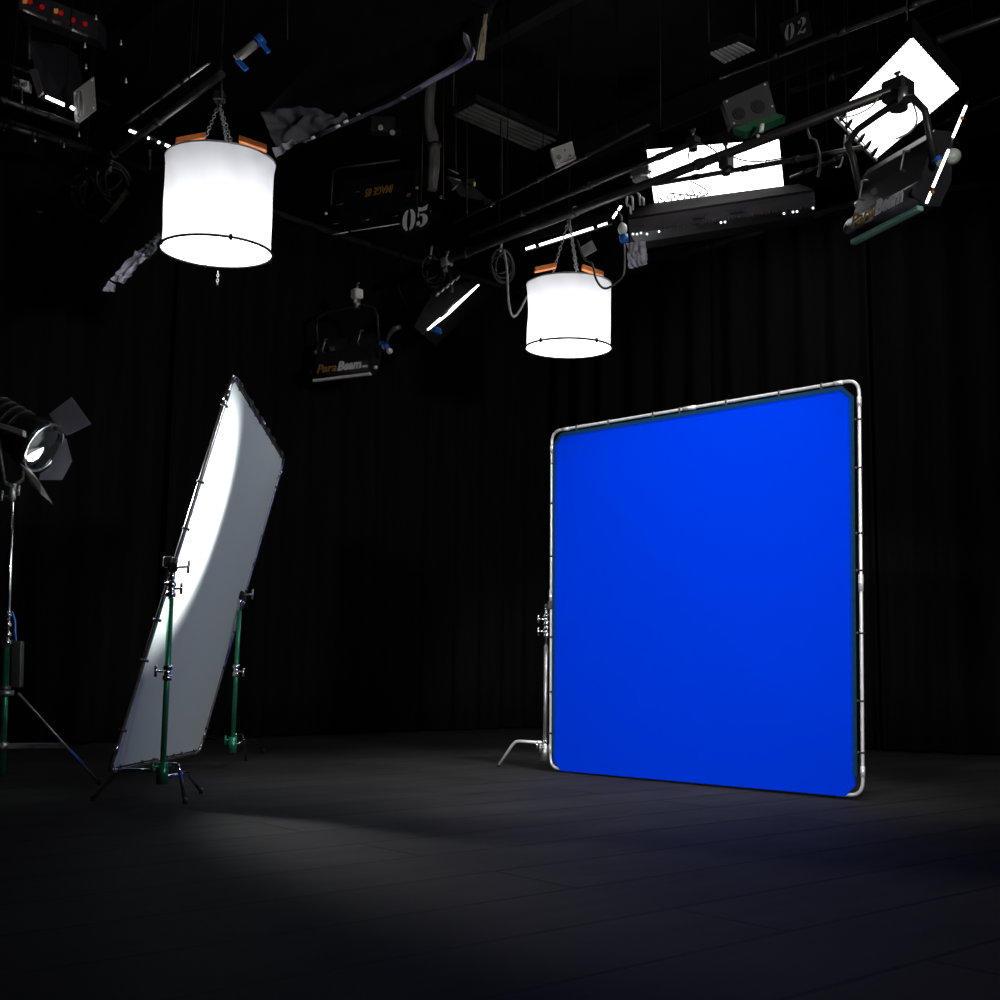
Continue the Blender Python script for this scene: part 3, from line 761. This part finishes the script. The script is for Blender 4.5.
# long housing under the square panel
lh = thing('strip_housing', 'long grey toothed strip housing hanging below the square overhead panel', 'strip light', P(720, 215, 10.4))
a0, a1, a2, a3 = P(628, 220, 10.9), P(814, 192, 9.9), P(814, 207, 9.9), P(630, 234, 10.9)
m_mauve = mat('mauve_grey_enamel', (.10, .09, .10), .5, noise_amt=.12)
MB().slab([a0, a1, a2, a3], V((.03, .10, .02))).build('front_plate', mat('mauve_enamel', (.035, .031, .036), .6, noise_amt=.12, spec=.2), lh)
b0, b1 = P(640, 207, 11.5), P(800, 186, 10.5)
MB().slab([a0, a1, b1, b0], V((0, .02, .03))).build('top_cover', mat('brown_black_cover', (.003, .0027, .0024), .9, noise_amt=.2, spec=.02), lh)
for f0, f1 in ((.36, .43), (.56, .64), (.02, .09)):
    q = [a0.lerp(a1, f0).lerp(a3.lerp(a2, f0), .25), a0.lerp(a1, f1).lerp(a3.lerp(a2, f1), .25), a0.lerp(a1, f1).lerp(a3.lerp(a2, f1), .6), a0.lerp(a1, f0).lerp(a3.lerp(a2, f0), .6)]
    MB().slab(q, V((-.002, -.008, 0))).build('label_plate', m_housing, lh)
tk = MB(); u = (a2 - a3).normalized(); L = (a2 - a3).length
for i in range(46): tk.box(a3 + u * (L * (.16 + .82 * (i + .5) / 46)) + V((0, -.01, .004)), (.014, .02, .03), (u, V((0, 1, 0)), UP))
tk.build('tooth_row', m_black, lh)
MB().slab([a3, a2, P(815, 215, 9.95), P(636, 243, 10.95)], V((.02, .2, 0))).build('lower_channel', m_black, lh)
for x, y in ((633, 234), (637, 234), (641, 233), (647, 234), (659, 231.5), (721, 222.5), (725, 222), (784, 213.5), (793, 212), (797, 211.5), (813, 208)):
    MB().ball(P(x, y, 10.8 - (x - 630) * .0052), .011, 8).build('indicator', m_whiteled, lh)

# three clips left of the square panel: short tassels
tz = thing('cable_bundle', 'bundle of short pale cable ends hanging left of the square overhead panel', 'cables', P(632, 195, 10.6))
for x, y, l in ((624, 190, 16), (630, 196, 14), (637, 193, 12), (641, 197, 8), (628, 205, 9)):
    MB().tube([P(x, y, 10.5), P(x + 2.5, y + 2, 10.5), P(x + 3, y + l, 10.5)], .010, 6).build('cable_end', m_cablegrey, tz)

# lamp head with blue cap and white crumpled sheet
bl = thing('round_bulb', 'white rounded bulb in a blue cap hanging above the white cloth scrap', 'bulb', P(622, 243, 10.4))
MB().ball(P(622.5, 229, 10.4), .043, 14, (1, 1, 1.35)).build('globe', mat('milky_bulb', (.65, .7, .66), .3, noise_amt=.1), bl)
MB().cyl(P(623.5, 235, 10.4), P(624.5, 242, 10.4), .04).build('cap', m_blueplastic, bl)
MB().tube([P(622, 226, 10.4), P(621, 217, 10.4), P(618, 212, 10.4)], .012, 8).build('holder', m_black, bl)
ws = MB().sheet(P(626.5, 243, 10.3), P(645.5, 241, 10.2), P(647.5, 264, 10.2), P(629, 269, 10.3), 22, 22, .03, 2.2, .0, 3.)
tag(ws.build('cloth_scrap', m_palecloth), 'crumpled white cloth scrap hanging below the long strip housing', 'cloth')
gc = thing('hanging_card', 'grey card tilted beside the far drum light chains', 'card', P(588, 248, 11))
MB().slab([P(579, 248, 10.9), P(592, 240, 10.9), P(597, 250, 10.8), P(585, 256.5, 10.8)], V((0, .01, 0))).build('card_face', m_greypaint, gc)

# cables beside the far drum light
def cable(label, pts, r=.009, m=m_rubber, name='hanging_cable'):
    # smooth through the points
    pts = [V(p) for p in pts]; out = []
    for i in range(len(pts) - 1):
        p0 = pts[max(0, i - 1)]; p1 = pts[i]; p2 = pts[i + 1]; p3 = pts[min(len(pts) - 1, i + 2)]
        for k in range(6):
            t = k / 6; out.append(.5 * ((2 * p1) + (p2 - p0) * t + (2 * p0 - 5 * p1 + 4 * p2 - p3) * t * t + (3 * p1 - p0 - 3 * p2 + p3) * t ** 3))
    out.append(pts[-1])
    return tag(MB().tube(out, r, 8).build(name, m), label, 'cable')
cable('pale cable looping down left of the far drum light', [P(504, 250, 11.2), P(507, 270, 11.1), P(508.5, 300, 11), P(512, 315.5, 11), P(518, 313, 11), P(527, 296, 10.9)], .011, m_cablegrey)
cable('dark cable looping over the right rim of the far drum light', [P(577, 240, 10.6), P(584, 258, 10.4), P(592, 264, 10.3), P(596, 279, 10.2), P(603, 288, 10.2), P(612, 286, 10.2), P(623, 276, 10.3), P(624.5, 260, 10.4), P(624, 240, 10.5)], .010, m_rubber)
cable('thin cable arching across the square overhead panel', [P(688, 160, 9), P(690, 150, 9), P(700, 143.5, 9), P(714, 150, 9), P(720, 160, 9)], .006)
cable('thin cable from the dark clamp to the right of the square overhead panel', [P(732, 156, 9), P(742, 160, 9), P(760, 161.5, 9), P(783, 158, 9)], .006)
cable('thin wire slanting down the right of the square overhead panel', [P(770, 142, 9.2), P(765, 165, 9.2), P(757, 186, 9.2)], .004)
cable('thin cable drooping at the lower left of the square overhead panel', [P(690, 181, 9.5), P(700, 186, 9.5), P(708, 192, 9.5), P(700, 196, 9.5), P(668, 193, 9.5)], .006)
cable('short cable from the long pipe onto the glowing top right panel', [P(878, 98, 8), P(872, 106, 8), P(858, 114, 8), P(842, 118, 8)], .006, m_cablegrey)
cable('thin cable bowing down from the block clamp over the top right panel', [P(908, 96, 8), P(914, 106, 8), P(917, 120, 8), P(911, 131, 8), P(896, 139, 8)], .007, m_cablegrey)
cable('dark cable looping under the far end of the long pipe', [P(398, 282, 12.8), P(400, 292, 12.8), P(404, 300, 12.8), P(407, 312, 12.8), P(403, 318, 12.8)], .008)
cable('black cable hanging from the rig at the upper right', [P(806, 125, 9), P(810, 137, 9), P(816, 142, 9), P(820, 160, 9), P(818, 178, 9)], .01)
cable('pale kinked cable hanging right of the square overhead panel', [P(845, 135, 9), P(843, 155, 9), P(840, 166, 9), P(836, 167, 9)], .008, m_cablegrey)

# coiled cables on the pipes
for lab, (x, y, Y, n) in {'coil of black cable hung at the far end of the long pipe': (430, 268, 12.2, 5), 'coil of black cable on the pipe below the top left rig': (84, 190, 9.6, 5), 'coil of black cable left of the near drum light': (110, 178, 9.2, 4), 'coil of black cable hung near the far drum light': (500, 262, 11.4, 4)}.items():
    t = thing('cable_coil', lab, 'cable', P(x, y, Y)); k = MB()
    for i in range(n):
        c0 = P(x + i * 1.5, y + 3, Y) + V((0, .02 * i, 0)); rr = .12 + .02 * (i % 3)
        k.tube([c0 + V((math.cos(a) * rr * .7, .1 * math.sin(a + i), math.sin(a) * rr)) for a in [j * math.pi / 10 for j in range(20)]], .009, 6, closed=True)
    k.build('loops', m_rubber, t)
    MB().cyl(P(x, y - 7, Y), P(x + 2, y - 22, Y), .012, 8).build('tie', m_cablegrey, t)

# boxes with sockets
def plate_box(name, label, cat, q, d, m, sockets, Yd, ms):
    k = [P(x, y, Yd) for x, y in q]; n = (k[1] - k[0]).cross(k[2] - k[0]).normalized()
    if n.dot(CAM - k[0]) < 0: n = -n
    t = thing(name, label, cat, sum(k, V((0, 0, 0))) / 4)
    MB().slab(k, -n * d).build('box', m, t)
    for x, y, r in sockets:
        p = P(x, y, Yd); MB().cyl(p - n * .005, p + n * .012, r).cyl(p + n * .01, p + n * .02, r * .6).build('socket', ms, t)
    u = (k[1] - k[0]); w = (k[3] - k[0])
    for a in (.08, .92):
        for b in (.08, .92): MB().ball(k[0] + u * a + w * b + n * .003, .009, 8).build('screw', m_white, t)
    return t, k, n
plate_box('junction_box', 'small pale grey junction box with knock-outs beside the long pipe', 'junction box', [(550.5, 149), (572, 141), (576, 158), (556, 165.5)], .1, mat('pale_box', (.5, .48, .47), .5, noise_amt=.1), [(559, 157.5, .022), (565, 150, .008), (570, 156, .012)], 10.6, m_greypaint)
tb_, kk, nb = plate_box('socket_box', 'slate box with two dark round sockets above the square overhead panel', 'socket box', [(722.5, 101), (767.5, 81), (777, 115), (731, 127)], .1, mat('slate_box', (.05, .047, .056), .5, noise_amt=.1), [(739, 114, .05), (758, 107, .055)], 9.0, m_black)
MB().slab([P(733, 128, 8.9), P(776, 113, 8.9), P(785, 116, 8.9), P(745, 132, 8.9)], V((.02, .08, -.02))).build('green_bracket', m_greendk, tb_)
MB().cyl(P(762, 124, 8.8), P(761, 132, 8.8), .018).ball(P(758, 136, 8.8), .013).build('latch', m_white, tb_)
plate_box('twin_socket', 'pair of small square pale sockets on the rail, top left corner', 'socket', [(13, 76.5), (29.5, 82), (29, 90.5), (13, 85.5)], .05, m_white, [(17.5, 83, .02), (25, 85, .02)], 8.5, m_greypaint)
MB().cyl(P(21.5, 88, 8.5), P(22, 108, 8.5), .009).build('stem', m_steel, [o for o in COL.objects if o.name.startswith('twin_socket')][0])

# blank plate, fixture, tube in the top left corner
bp_, bk, bn = plate_box('number_plate', 'pale square metal plate with a faint oval, top left corner', 'sign', [(73.5, 92), (93.5, 76.5), (95.5, 109), (75, 125)], .02, mat('brushed_plate', (.42, .4, .4), .4, .2, noise_amt=.15, stretch=(8, 8, .4)), [], 8.3, m_greypaint)
ov = [P(79.5 + 2.6 * math.cos(a), 104 - 1.0 * math.cos(a) * 1.2 + 12.5 * math.sin(a), 8.28) for a in [i * math.pi / 12 for i in range(24)]]
MB().tube(ov, .006, 6, closed=True).build('oval_mark', m_steel, bp_)
tl = thing('tube_fixture', 'black angular fixture with a short lit tube, top left corner', 'film light', P(50, 85, 8.5))
MB().slab([P(28, 40, 8.4), P(62, 45, 8.9), P(72, 95, 8.8), P(74, 112, 8.6), P(42, 100, 8.4)], V((.03, .25, .05))).build('housing', m_housing, tl)
MB().cyl(P(46.5, 97, 8.3), P(64.5, 105, 8.25), .012, 8).build('lit_tube', m_tubehiglow, tl)
MB().cyl(P(71, 107, 8.25), P(74, 109, 8.25), .012, 8).build('lit_tube_end', m_tubehiglow, tl)
MB().slab([P(29, 70, 8.3), P(36, 68, 8.3), P(43, 92, 8.25), P(38, 97, 8.25)], V((0, .02, 0))).build('side_plate', m_mauve, tl)
MB().cyl(P(29, 22, 8.4), P(29, 60, 8.4), .016, 8).build('hanger', m_black, tl)
dm = thing('dimmer_rack', 'black dimmer rack with rows of red and amber indicators, top left corner', 'dimmer', P(55, 18, 8))
q0, q1, q2, q3 = P(18, -12, 8.2), P(98, 18, 8.8), P(98, 40, 8.8), P(18, 12, 8.2)
MB().slab([q0, q1, q2, q3], V((-.02, .25, .05))).build('case', m_housing, dm)
for x, y in ((30, 1.5), (42, 7), (61, 13), (73, 20), (85, 24)):
    MB().ball(P(x, y, 8.22 + (x - 18) * .0075 - .06), .019, 10).build('red_indicator', m_redled, dm)
for x, y in ((25, 1), (56, 11)): MB().box(P(x, y, 8.22 + (x - 18) * .0075 - .04), (.03, .01, .035)).build('amber_indicator', m_amberled, dm)
for a, b in (((22, 9.5), (46, 19.5)), ((53, 21), (61, 24)), ((71, 29), (87, 36))):
    MB().cyl(P(*a, 8.15), P(*b, 8.35), .012, 8).build('handle_bar', m_steel, dm)
# small row of lit lamps left of the near drum light
rw = thing('indicator_bar', 'row of four tiny lit lamps on the pipe left of the near drum light', 'indicator lamps', P(150, 138, 9.2))
MB().cyl(P(125, 126, 9.24), P(176, 149, 9.24), .02, 8).build('bar', m_black, rw)
for a, b in (((129.5, 130.5), (137, 133.5)), ((148, 138), (149, 138.5)), ((158, 142), (159.5, 142.7)), ((165.5, 145), (171, 147.3))):
    MB().cyl(P(*a, 9.2), P(*b, 9.2), .011, 8).build('lit_lamp', m_tubehiglow, rw)
# small bright hooks of the left rails
hk = [(4, 123), (4, 130), (35, 137), (35, 141), (64, 147), (79, 136), (21, 107), (50, 117), (86, 68), (85, 47), (96, 19), (121, 44), (126, 82)]
for i, (x, y) in enumerate(hk):
    Y = 9.4 if y > 110 else 8.7
    k = MB().ball(P(x, y, Y), .011, 8).cyl(P(x, y, Y), P(x, y - 4, Y), .006, 6)
    tag(k.build('rail_hook', m_white if i % 3 == 0 else m_alu), 'tiny bright metal hook on the dark rails in the top left corner', 'hook', 'tiny metal hooks on the top left rails')

# grille vents overhead
def grille(label, q, Z, n, bars, sm=None):
    k = [PZ(x, y, Z) for x, y in q]; t = thing('ceiling_grille', label, 'grille', sum(k, V((0, 0, 0))) / 4)
    for i in range(n):
        f0 = (i + .1) / n; f1 = (i + .7) / n
        if bars == 'long': a, b, c, d = k[0].lerp(k[3], f0), k[1].lerp(k[2], f0), k[1].lerp(k[2], f1), k[0].lerp(k[3], f1)
        else: a, b, c, d = k[0].lerp(k[1], f0), k[3].lerp(k[2], f0), k[3].lerp(k[2], f1), k[0].lerp(k[1], f1)
        MB().slab([a, b, c, d], UP * .012).build('slat', sm or m_greyslat, t)
    MB().slab([p + UP * .05 for p in k], UP * .05).build('backing', m_black, t)
    k2 = [p + UP * .1 for p in k]
    MB().cyl(k2[0], V((k2[0].x, k2[0].y, 7.2)), .01, 6).cyl(k2[2], V((k2[2].x, k2[2].y, 7.2)), .01, 6).build('drop_rod', m_black, t)
m_greyslat = mat('grey_slat', (.1, .105, .1), .6, noise_amt=.4, nscale=3)
m_greyslat2 = m_greyslat
grille('small pale grille overhead left of the stencilled 02', [(709, 54), (740, 42.5), (756, 50), (724, 64)], 6.3, 7, 'short', mat('pale_slat', (.6, .62, .6), .6, noise_amt=.3, nscale=5))
grille('long dim slatted grille overhead, centre', [(453, 116), (476, 104), (558, 140), (534, 151)], 6.1, 5, 'short')

# ------------------------------------------------------------------ stencilled plates 05 and 02
def poly_digit(d, ox, sc):
    """stencil digits as polygons in a 1 x 1.6 cell"""
    out = []
    if d == '0':
        for s in (-1, 1):
            o_ = [(s * (.07 + .40 * math.sin(a)), .8 - .78 * math.cos(a)) for a in [math.pi * i / 14 for i in range(15)]]
            i_ = [(s * (.07 + .075 * math.sin(a)), .8 - .6 * math.cos(a)) for a in [math.pi * i / 14 for i in range(15)]]
            out.append(('strip', o_, i_))
    if d == '5':
        out.append(('poly', [(-.32, 1.56), (-.05, 1.42), (.2, 1.5), (.4, 1.62), (.32, 1.2), (.0, 1.16), (-.32, 1.22)]))
        out.append(('poly', [(-.34, 1.14), (-.24, 1.14), (-.22, .8), (-.34, .78)]))
        o_ = [(-.05 + .46 * math.cos(a), .50 + .48 * math.sin(a)) for a in [math.radians(110 - i * 22) for i in range(11)]]
        i_ = [(-.08 + .13 * math.cos(a), .50 + .36 * math.sin(a)) for a in [math.radians(110 - i * 22) for i in range(11)]]
        out.append(('strip', o_, i_))
        out.append(('poly', [(-.27 + .15 * math.cos(a), .32 + .17 * math.sin(a)) for a in [i * math.pi / 6 for i in range(12)]]))
    if d == '2':
        o_ = [(.0 + .42 * math.cos(a), 1.14 + .44 * math.sin(a)) for a in [math.radians(120 - i * 20) for i in range(11)]]
        i_ = [(-.03 + .11 * math.cos(a), 1.14 + .34 * math.sin(a)) for a in [math.radians(120 - i * 20) for i in range(11)]]
        out.append(('strip', o_, i_))
        out.append(('poly', [(-.25 + .15 * math.cos(a), 1.22 + .16 * math.sin(a)) for a in [i * math.pi / 6 for i in range(12)]]))
        out.append(('poly', [(.2, .84), (.02, .74), (-.34, .28), (-.22, .3)]))
        out.append(('poly', [(-.4, .02), (-.38, .26), (-.1, .34), (.12, .22), (.36, .42), (.44, .38), (.38, .06), (.18, -.02), (-.08, .12)]))
    return out
def number_sign(label, origin, ux, uz, h, txt, m, par=None, gap=1.02, digit_shift=0.):
    n = ux.cross(uz).normalized()
    if n.dot(CAM - origin) < 0: n = -n
    s = h / 1.6
    for i, ch in enumerate(txt):
        k = MB(); cx = i * gap
        for it in poly_digit(ch, 0, 1):
            f = lambda p: origin + ux * ((p[0] + cx) * s) + uz * ((p[1] + i * digit_shift) * s) + n * .006
            if it[0] == 'poly': k.slab([f(p) for p in it[1]], n * .002)
            else:
                for j in range(len(it[1]) - 1): k.slab([f(it[1][j]), f(it[1][j + 1]), f(it[2][j + 1]), f(it[2][j])], n * .002)
        k.build('stencil_digit', m, par)
    return n
m_digit = mat('grey_stencil_paint', (.5, .5, .54), .6, noise_amt=.12, nscale=30)
m_digit2 = mat('dull_stencil_paint', (.085, .085, .08), .6, noise_amt=.3, nscale=20)
o5 = P(408.5, 231, 12.2); ux5 = (P(427, 226.5, 12.2) - o5).normalized(); uz5 = (P(409.5, 208, 12.2) - o5).normalized()
s5 = thing('number_plate', 'black plate stencilled with the number 05 in pale grey', 'sign', P(416, 219, 12.2))
MB().cyl(P(421, 203, 12.22), V((*P(421, 203, 12.22).xy, 7.2)), .008, 6).build('drop_rod', m_black, s5)
n5 = number_sign('', o5, ux5, uz5, 23.5 * 12.2 / 1214, '05', m_digit, s5, gap=.97, digit_shift=.05)
MB().slab([P(402.5, 208, 12.21), P(424, 201, 12.21), P(431, 206, 12.21), P(428.5, 229, 12.21), P(404, 234, 12.21)], -n5 * .015).build('plate', m_blackgloss, s5)
o2_ = P(789, 40.5, 7.6); ux2 = (P(812, 31, 7.6) - o2_).normalized(); uz2 = (P(789.5, 22, 7.6) - o2_).normalized()
s2 = thing('number_plate', 'black plate stencilled with a dim number 02, top right', 'sign', P(797, 28, 7.6))
MB().cyl(P(797, 13, 7.63), V((*P(797, 13, 7.63).xy, 7.2)), .008, 6).build('drop_rod', m_black, s2)
n2_ = number_sign('', o2_, ux2, uz2, 19 * 7.6 / 1214, '02', m_digit2, s2, gap=1.2, digit_shift=.1)
MB().slab([P(779, 24, 7.61), P(808, 10, 7.61), P(813, 34, 7.61), P(786, 46, 7.61)], -n2_ * .015).build('plate', m_blackcloth, s2)

# ------------------------------------------------------------------ upside-down fixture with orange lettering
im = thing('tube_bank_fixture', 'black tube-bank fixture with upside-down orange lettering beside the 05 plate', 'film light', P(370, 200, 12.6))
i0, i1, i2, i3 = P(328, 184, 12.9), P(432, 166, 12.4), P(436, 220, 12.4), P(330, 236, 12.9)
MB().slab([i0, i1, i2, i3], V((.05, .3, .1))).build('housing', m_blackcloth, im)
ib = P(393.5, 184.5, 12.52); uxi = (P(393.5, 184.5, 12.52) - P(360, 190.5, 12.7)).normalized()
Mi = frame_M(ib, uxi, UP)
if (Mi.to_3x3() @ V((0, -1, 0))).dot(CAM - ib) < 0: Mi = frame_M(ib, -uxi, UP)
tb1, w = text_mb('IMAGE 85', Mi, .12, .3, .02, flip=True, fit=.36); tb1.build('lettering', m_orangetext, im)
Mj = frame_M(P(411, 193, 12.4), uxi, UP)
tb2, w = text_mb('85', Mj, .05, .3, .01, 1., flip=True); tb2.build('lettering', m_orangetext, im)
for a, b in (((332, 234.8), (348, 232)), ((350.5, 231.5), (401.5, 223.5))):
    n_ = int((b[0] - a[0]) / 1.6); k = MB()
    MB().cyl(P(*a, 12.35), P(*b, 12.3), .006, 8).build('edge_strip', m_whitetext, im)
for a, b in (((334, 206), (343, 203.5)), ((352.5, 193), (359, 191.5)), ((361, 221), (369, 219.5)), ((391, 217), (398, 215.5)), ((330, 224.5), (338, 223.5))):
    MB().cyl(P(*a, 12.4), P(*b, 12.35), .006, 6).build('vent_slot', m_steel, im)
MB().tube([P(331, 205, 12.5), P(333, 172, 12.6), P(338, 168, 12.6), P(400, 160, 12.4)], .014, 8).build('yoke', m_pipe, im)
for x, y in ((326, 213.5), (417, 188), (441, 197), (429.5, 211)):
    MB().ball(P(x, y, 12.3), .018, 8).build('knob', m_white, im)
# two dim round lamps above it
rp = thing('twin_round_lamp', 'black box with two dim round lenses under the black cloth canopy', 'lamp', P(386, 128, 11))
MB().box(P(386, 126, 11.1), (.3, .12, .16)).build('box', m_black, rp)
for x, y in ((380.5, 127.5), (392.5, 132.5)): MB().cyl(P(x, y, 11.0), P(x, y, 11.06), .026).build('lens', m_cablegrey, rp)

# grey flexible duct
dct = thing('hanging_duct', 'grey bent hose hanging down above the 05 plate', 'hose', P(432, 85, 10.6))
pts = [P(431, 78, 10.5), P(429, 100, 10.5), P(428.5, 120, 10.5), P(432, 138, 10.5), P(434.5, 146, 10.5), P(434, 165, 10.5), P(432, 190, 10.5)]
MB().tube(pts, [.055, .05, .05, .06, .05, .055, .045], 14).build('hose', mat('hose_grey', (.1, .095, .085), .45, noise_amt=.5, nscale=6, stretch=(6, 6, .5)), dct)
MB().cyl(P(434, 144, 10.5), P(434.6, 147.5, 10.5), .066).build('band', m_black, dct)
# suspension wires
for lab, x, y0, y1, Y in (('wire just left of the grey hose', 417, 78, 205, 10.8), ('wire just right of the grey hose', 443.5, 76, 200, 10.8), ('wire farther right of the grey hose', 456, 90, 175, 10.8), ('wire over the black cloth canopy', 287.5, -5, 40, 8.0), ('wire above the near drum light', 222, 60, 102, 8.2), ('wire between hose and long grille', 467, 95, 215, 11.3), ('wire right of the black cloth canopy', 502, 20, 200, 11.0)):
    tag(MB().cyl(P(x, y0, Y), P(x, y1, Y), .004, 6).build('suspension_wire', m_wire), 'thin vertical steel ' + lab, 'wire')
# yellow lights at right of it
for lab, x, y in (('upper left', 474.5, 184), ('lower right', 491, 204.5)):
    t = thing('yellow_knob', 'tiny yellow knob on a dark bracket, %s of the two' % lab, 'knob', P(x, y, 11.5))
    MB().ball(P(x, y, 11.5), .022, 10, (.7, .7, 1.3)).build('knob', m_yellow, t); MB().box(P(x - 3, y - 2, 11.6), (.08, .06, .05)).build('bracket', m_black, t)
rt = thing('bracket_rack', 'small dark rack with steel rods left of the yellow knobs', 'rack', P(456, 182, 11.6))
for a, b in (((448, 169), (459, 174)), ((449, 177), (461, 180.5)), ((452, 190), (458, 185))):
    MB().cyl(P(*a, 11.5), P(*b, 11.5), .009, 6).build('rod', m_steel, rt)
MB().slab([P(446, 176, 11.7), P(470, 184, 11.7), P(492, 202, 11.7), P(460, 196, 11.7)], V((0, .1, .03))).build('tray', m_housing, rt)

# blue-ended tube
bt = thing('blue_capped_tube', 'short pale tube with blue end cap at the top, right of the near drum light', 'tube', P(250, 50, 8))
MB().cyl(P(236, 59, 7.9), P(260, 40, 7.9), .032).build('tube', m_greypaint, bt)
MB().cyl(P(258, 42, 7.88), P(262.5, 38, 7.88), .045).build('end_cap', m_blueplastic, bt)
MB().slab([P(259, 42, 7.85), P(262, 40, 7.85), P(270, 50, 7.85), P(266, 52, 7.85)], V((0, .03, 0))).build('cap_tab', m_blueplastic, bt)
MB().slab([P(235, 60, 7.85), P(240, 59, 7.85), P(248, 67, 7.85), P(244, 70, 7.85)], V((0, .03, 0))).build('lower_tab', m_blueplastic, bt)

# ================================================================== CLOTH CANOPIES
cn = thing('cloth_canopy', 'big black cloth-wrapped overhead frame with crumpled lining showing at its left end', 'canopy', P(370, 80, 8))
Yl, Yr = 8.0, 7.0
c0, c1, c2, c3 = P(264, 112, Yl), P(285, 140, Yl + .1), P(470, 61, Yr), P(488, 8, Yr - .1)
MB().slab([c0, c1, c2, c3, P(400, -30, Yr + .1)], V((.05, .5, .35))).build('black_wrap', m_blackcloth, cn)
g = MB().sheet(P(262, 113, 7.92), P(340, 101, 7.75), P(351, 122, 7.68), P(278, 152, 7.86), 60, 40, .05, 1.8, 0, 1.)
g.build('crumpled_lining', m_greycloth, cn)
g = MB().sheet(P(272, 148, 7.8), P(292, 139, 7.78), P(297, 143, 7.78), P(276, 158, 7.8), 26, 14, .02, 1.2, 0, 9.)
g.build('pale_lining_tip', m_palecloth, cn)
for q, m in (([(300, 140), (350, 119.5), (388, 103), (420, 86.8), (419, 87.6), (388, 103.9), (350, 120.6), (301, 141.3)], m_greycloth), ([(400, 96.6), (425, 81.5), (450, 66.5), (464, 57), (471, 52), (469, 58), (452, 68.5), (425, 83), (401, 97.3)], m_palecloth), ([(463, 31.5), (466, 34), (472, 50), (469, 57), (463, 57), (467, 50), (463, 40)], m_palecloth)):
    k = [P(x, y, 7.9 - (x - 300) * .006) for x, y in q]
    MB().slab(k, V((.02, .03, 0))).build('folded_hem', m, cn)
g = MB().sheet(P(484, 14, 6.85), P(488, 14, 6.85), P(484, 60, 6.8), P(476, 60, 6.8), 12, 30, .012, 2, 0, 4.)
g.build('tan_tail', m_tan, cn)
k = MB()
for a, b in (((311, 138.5), (315, 136.5)), ((335.5, 127.5), (340, 125)), ((343.5, 122.5), (348, 120.5)), ((357, 116), (360, 114))): k.cyl(P(*a, 7.6), P(*b, 7.6), .011, 6)
k.build('eyelet_row', m_white, cn)
MB().cyl(P(380, 20, 7.6), P(380, 20, 7.6) + UP * 1.5, .012, 8).build('hanger', m_black, cn)
c2_ = thing('cloth_canopy', 'dark cloth-wrapped frame behind the near drum light, pale crumpled lower edge', 'canopy', P(120, 240, 9))
MB().slab([P(98, 285, 8.9), P(88, 235, 9.3), P(120, 180, 9.5), P(165, 165, 9.0), P(165, 235, 8.8)], V((.1, .5, .2))).build('black_wrap', m_blackcloth, c2_)
g = MB().sheet(P(111, 280, 8.72), P(136, 251, 8.72), P(149, 256, 8.70), P(124, 283, 8.68), 30, 24, .035, 1.8, 0, 2.); g.build('crumpled_edge', m_palecloth, c2_)
g = MB().sheet(P(138, 252, 8.7), P(158, 233, 8.7), P(164, 240, 8.7), P(149, 260, 8.7), 20, 14, .03, 3, 0, 6.); g.build('folded_edge', m_greycloth, c2_)
g = MB().sheet(P(102, 291, 8.7), P(109, 281, 8.7), P(116, 285, 8.7), P(115, 292, 8.7), 10, 10, .02, 3, 0, 7.); g.build('pale_corner', m_palecloth, c2_)
g = MB().sheet(P(100, 222, 9.0), P(126, 190, 9.0), P(131, 193, 8.98), P(104, 224, 8.98), 10, 10, .02, 3, 0, 8.); g.build('brown_strap', mat('brown_strap', (.07, .06, .05), .8, noise_amt=.2), c2_)
MB().cyl(P(150, 175, 9.2), P(150, 150, 9.2), .012, 8).build('hanger', m_black, c2_)

# ================================================================== ADDED LIGHTS, unseen, for the screen and the set
tgt = (blue_c[0] + blue_c[1] + blue_c[2] + blue_c[3]) / 4
bn_ = (blue_c[1] - blue_c[0]).cross(blue_c[3] - blue_c[0]).normalized()
if bn_.dot(CAM - tgt) < 0: bn_ = -bn_
KEY = 1540  # for two unseen spots added to light the blue cloth evenly
lamp('added_screen_key_left', 'SPOT', V((tgt.x, tgt.y, 0)) + bn_ * 9 + V((.71, -.70, 0)) * 6.6 + UP * 4.2, KEY, tgt - UP * .5, spot_size=math.radians(24), spot_blend=.35, shadow_soft_size=.25)
lamp('added_screen_key_right', 'SPOT', V((tgt.x, tgt.y, 0)) + bn_ * 9.5 + V((.71, -.70, 0)) * 3.5 + UP * 4.2, KEY, tgt - UP * .5, spot_size=math.radians(24), spot_blend=.35, shadow_soft_size=.25)
# softer unseen spots added to brighten the floor, rig and panel
lamp('added_floor_wash', 'SPOT', (1.7, 6.2, 6.3), 1450, (.4, 8.1, 0), spot_size=math.radians(46), spot_blend=1., shadow_soft_size=.4)
lamp('added_rig_wash', 'SPOT', (4.5, 1.0, 3.0), 820, (-.6, 10, 3.6), spot_size=math.radians(64), spot_blend=.6, shadow_soft_size=.4, color=(1, .97, .91))
lamp('added_panel_wash', 'SPOT', (4.2, 3.4, 3.2), 230, (-1.8, 7.6, 1.0), spot_size=math.radians(30), spot_blend=.7, shadow_soft_size=.4, color=(.97, 1, .93))

w = bpy.data.worlds.new('world'); S.world = w; w.use_nodes = True
w.node_tree.nodes['Background'].inputs['Color'].default_value = (0, 0, 0, 1)
S.view_settings.view_transform = 'Standard'; S.view_settings.look = 'None'; S.view_settings.exposure = 0; S.view_settings.gamma = 1
S.view_settings.use_curve_mapping = False
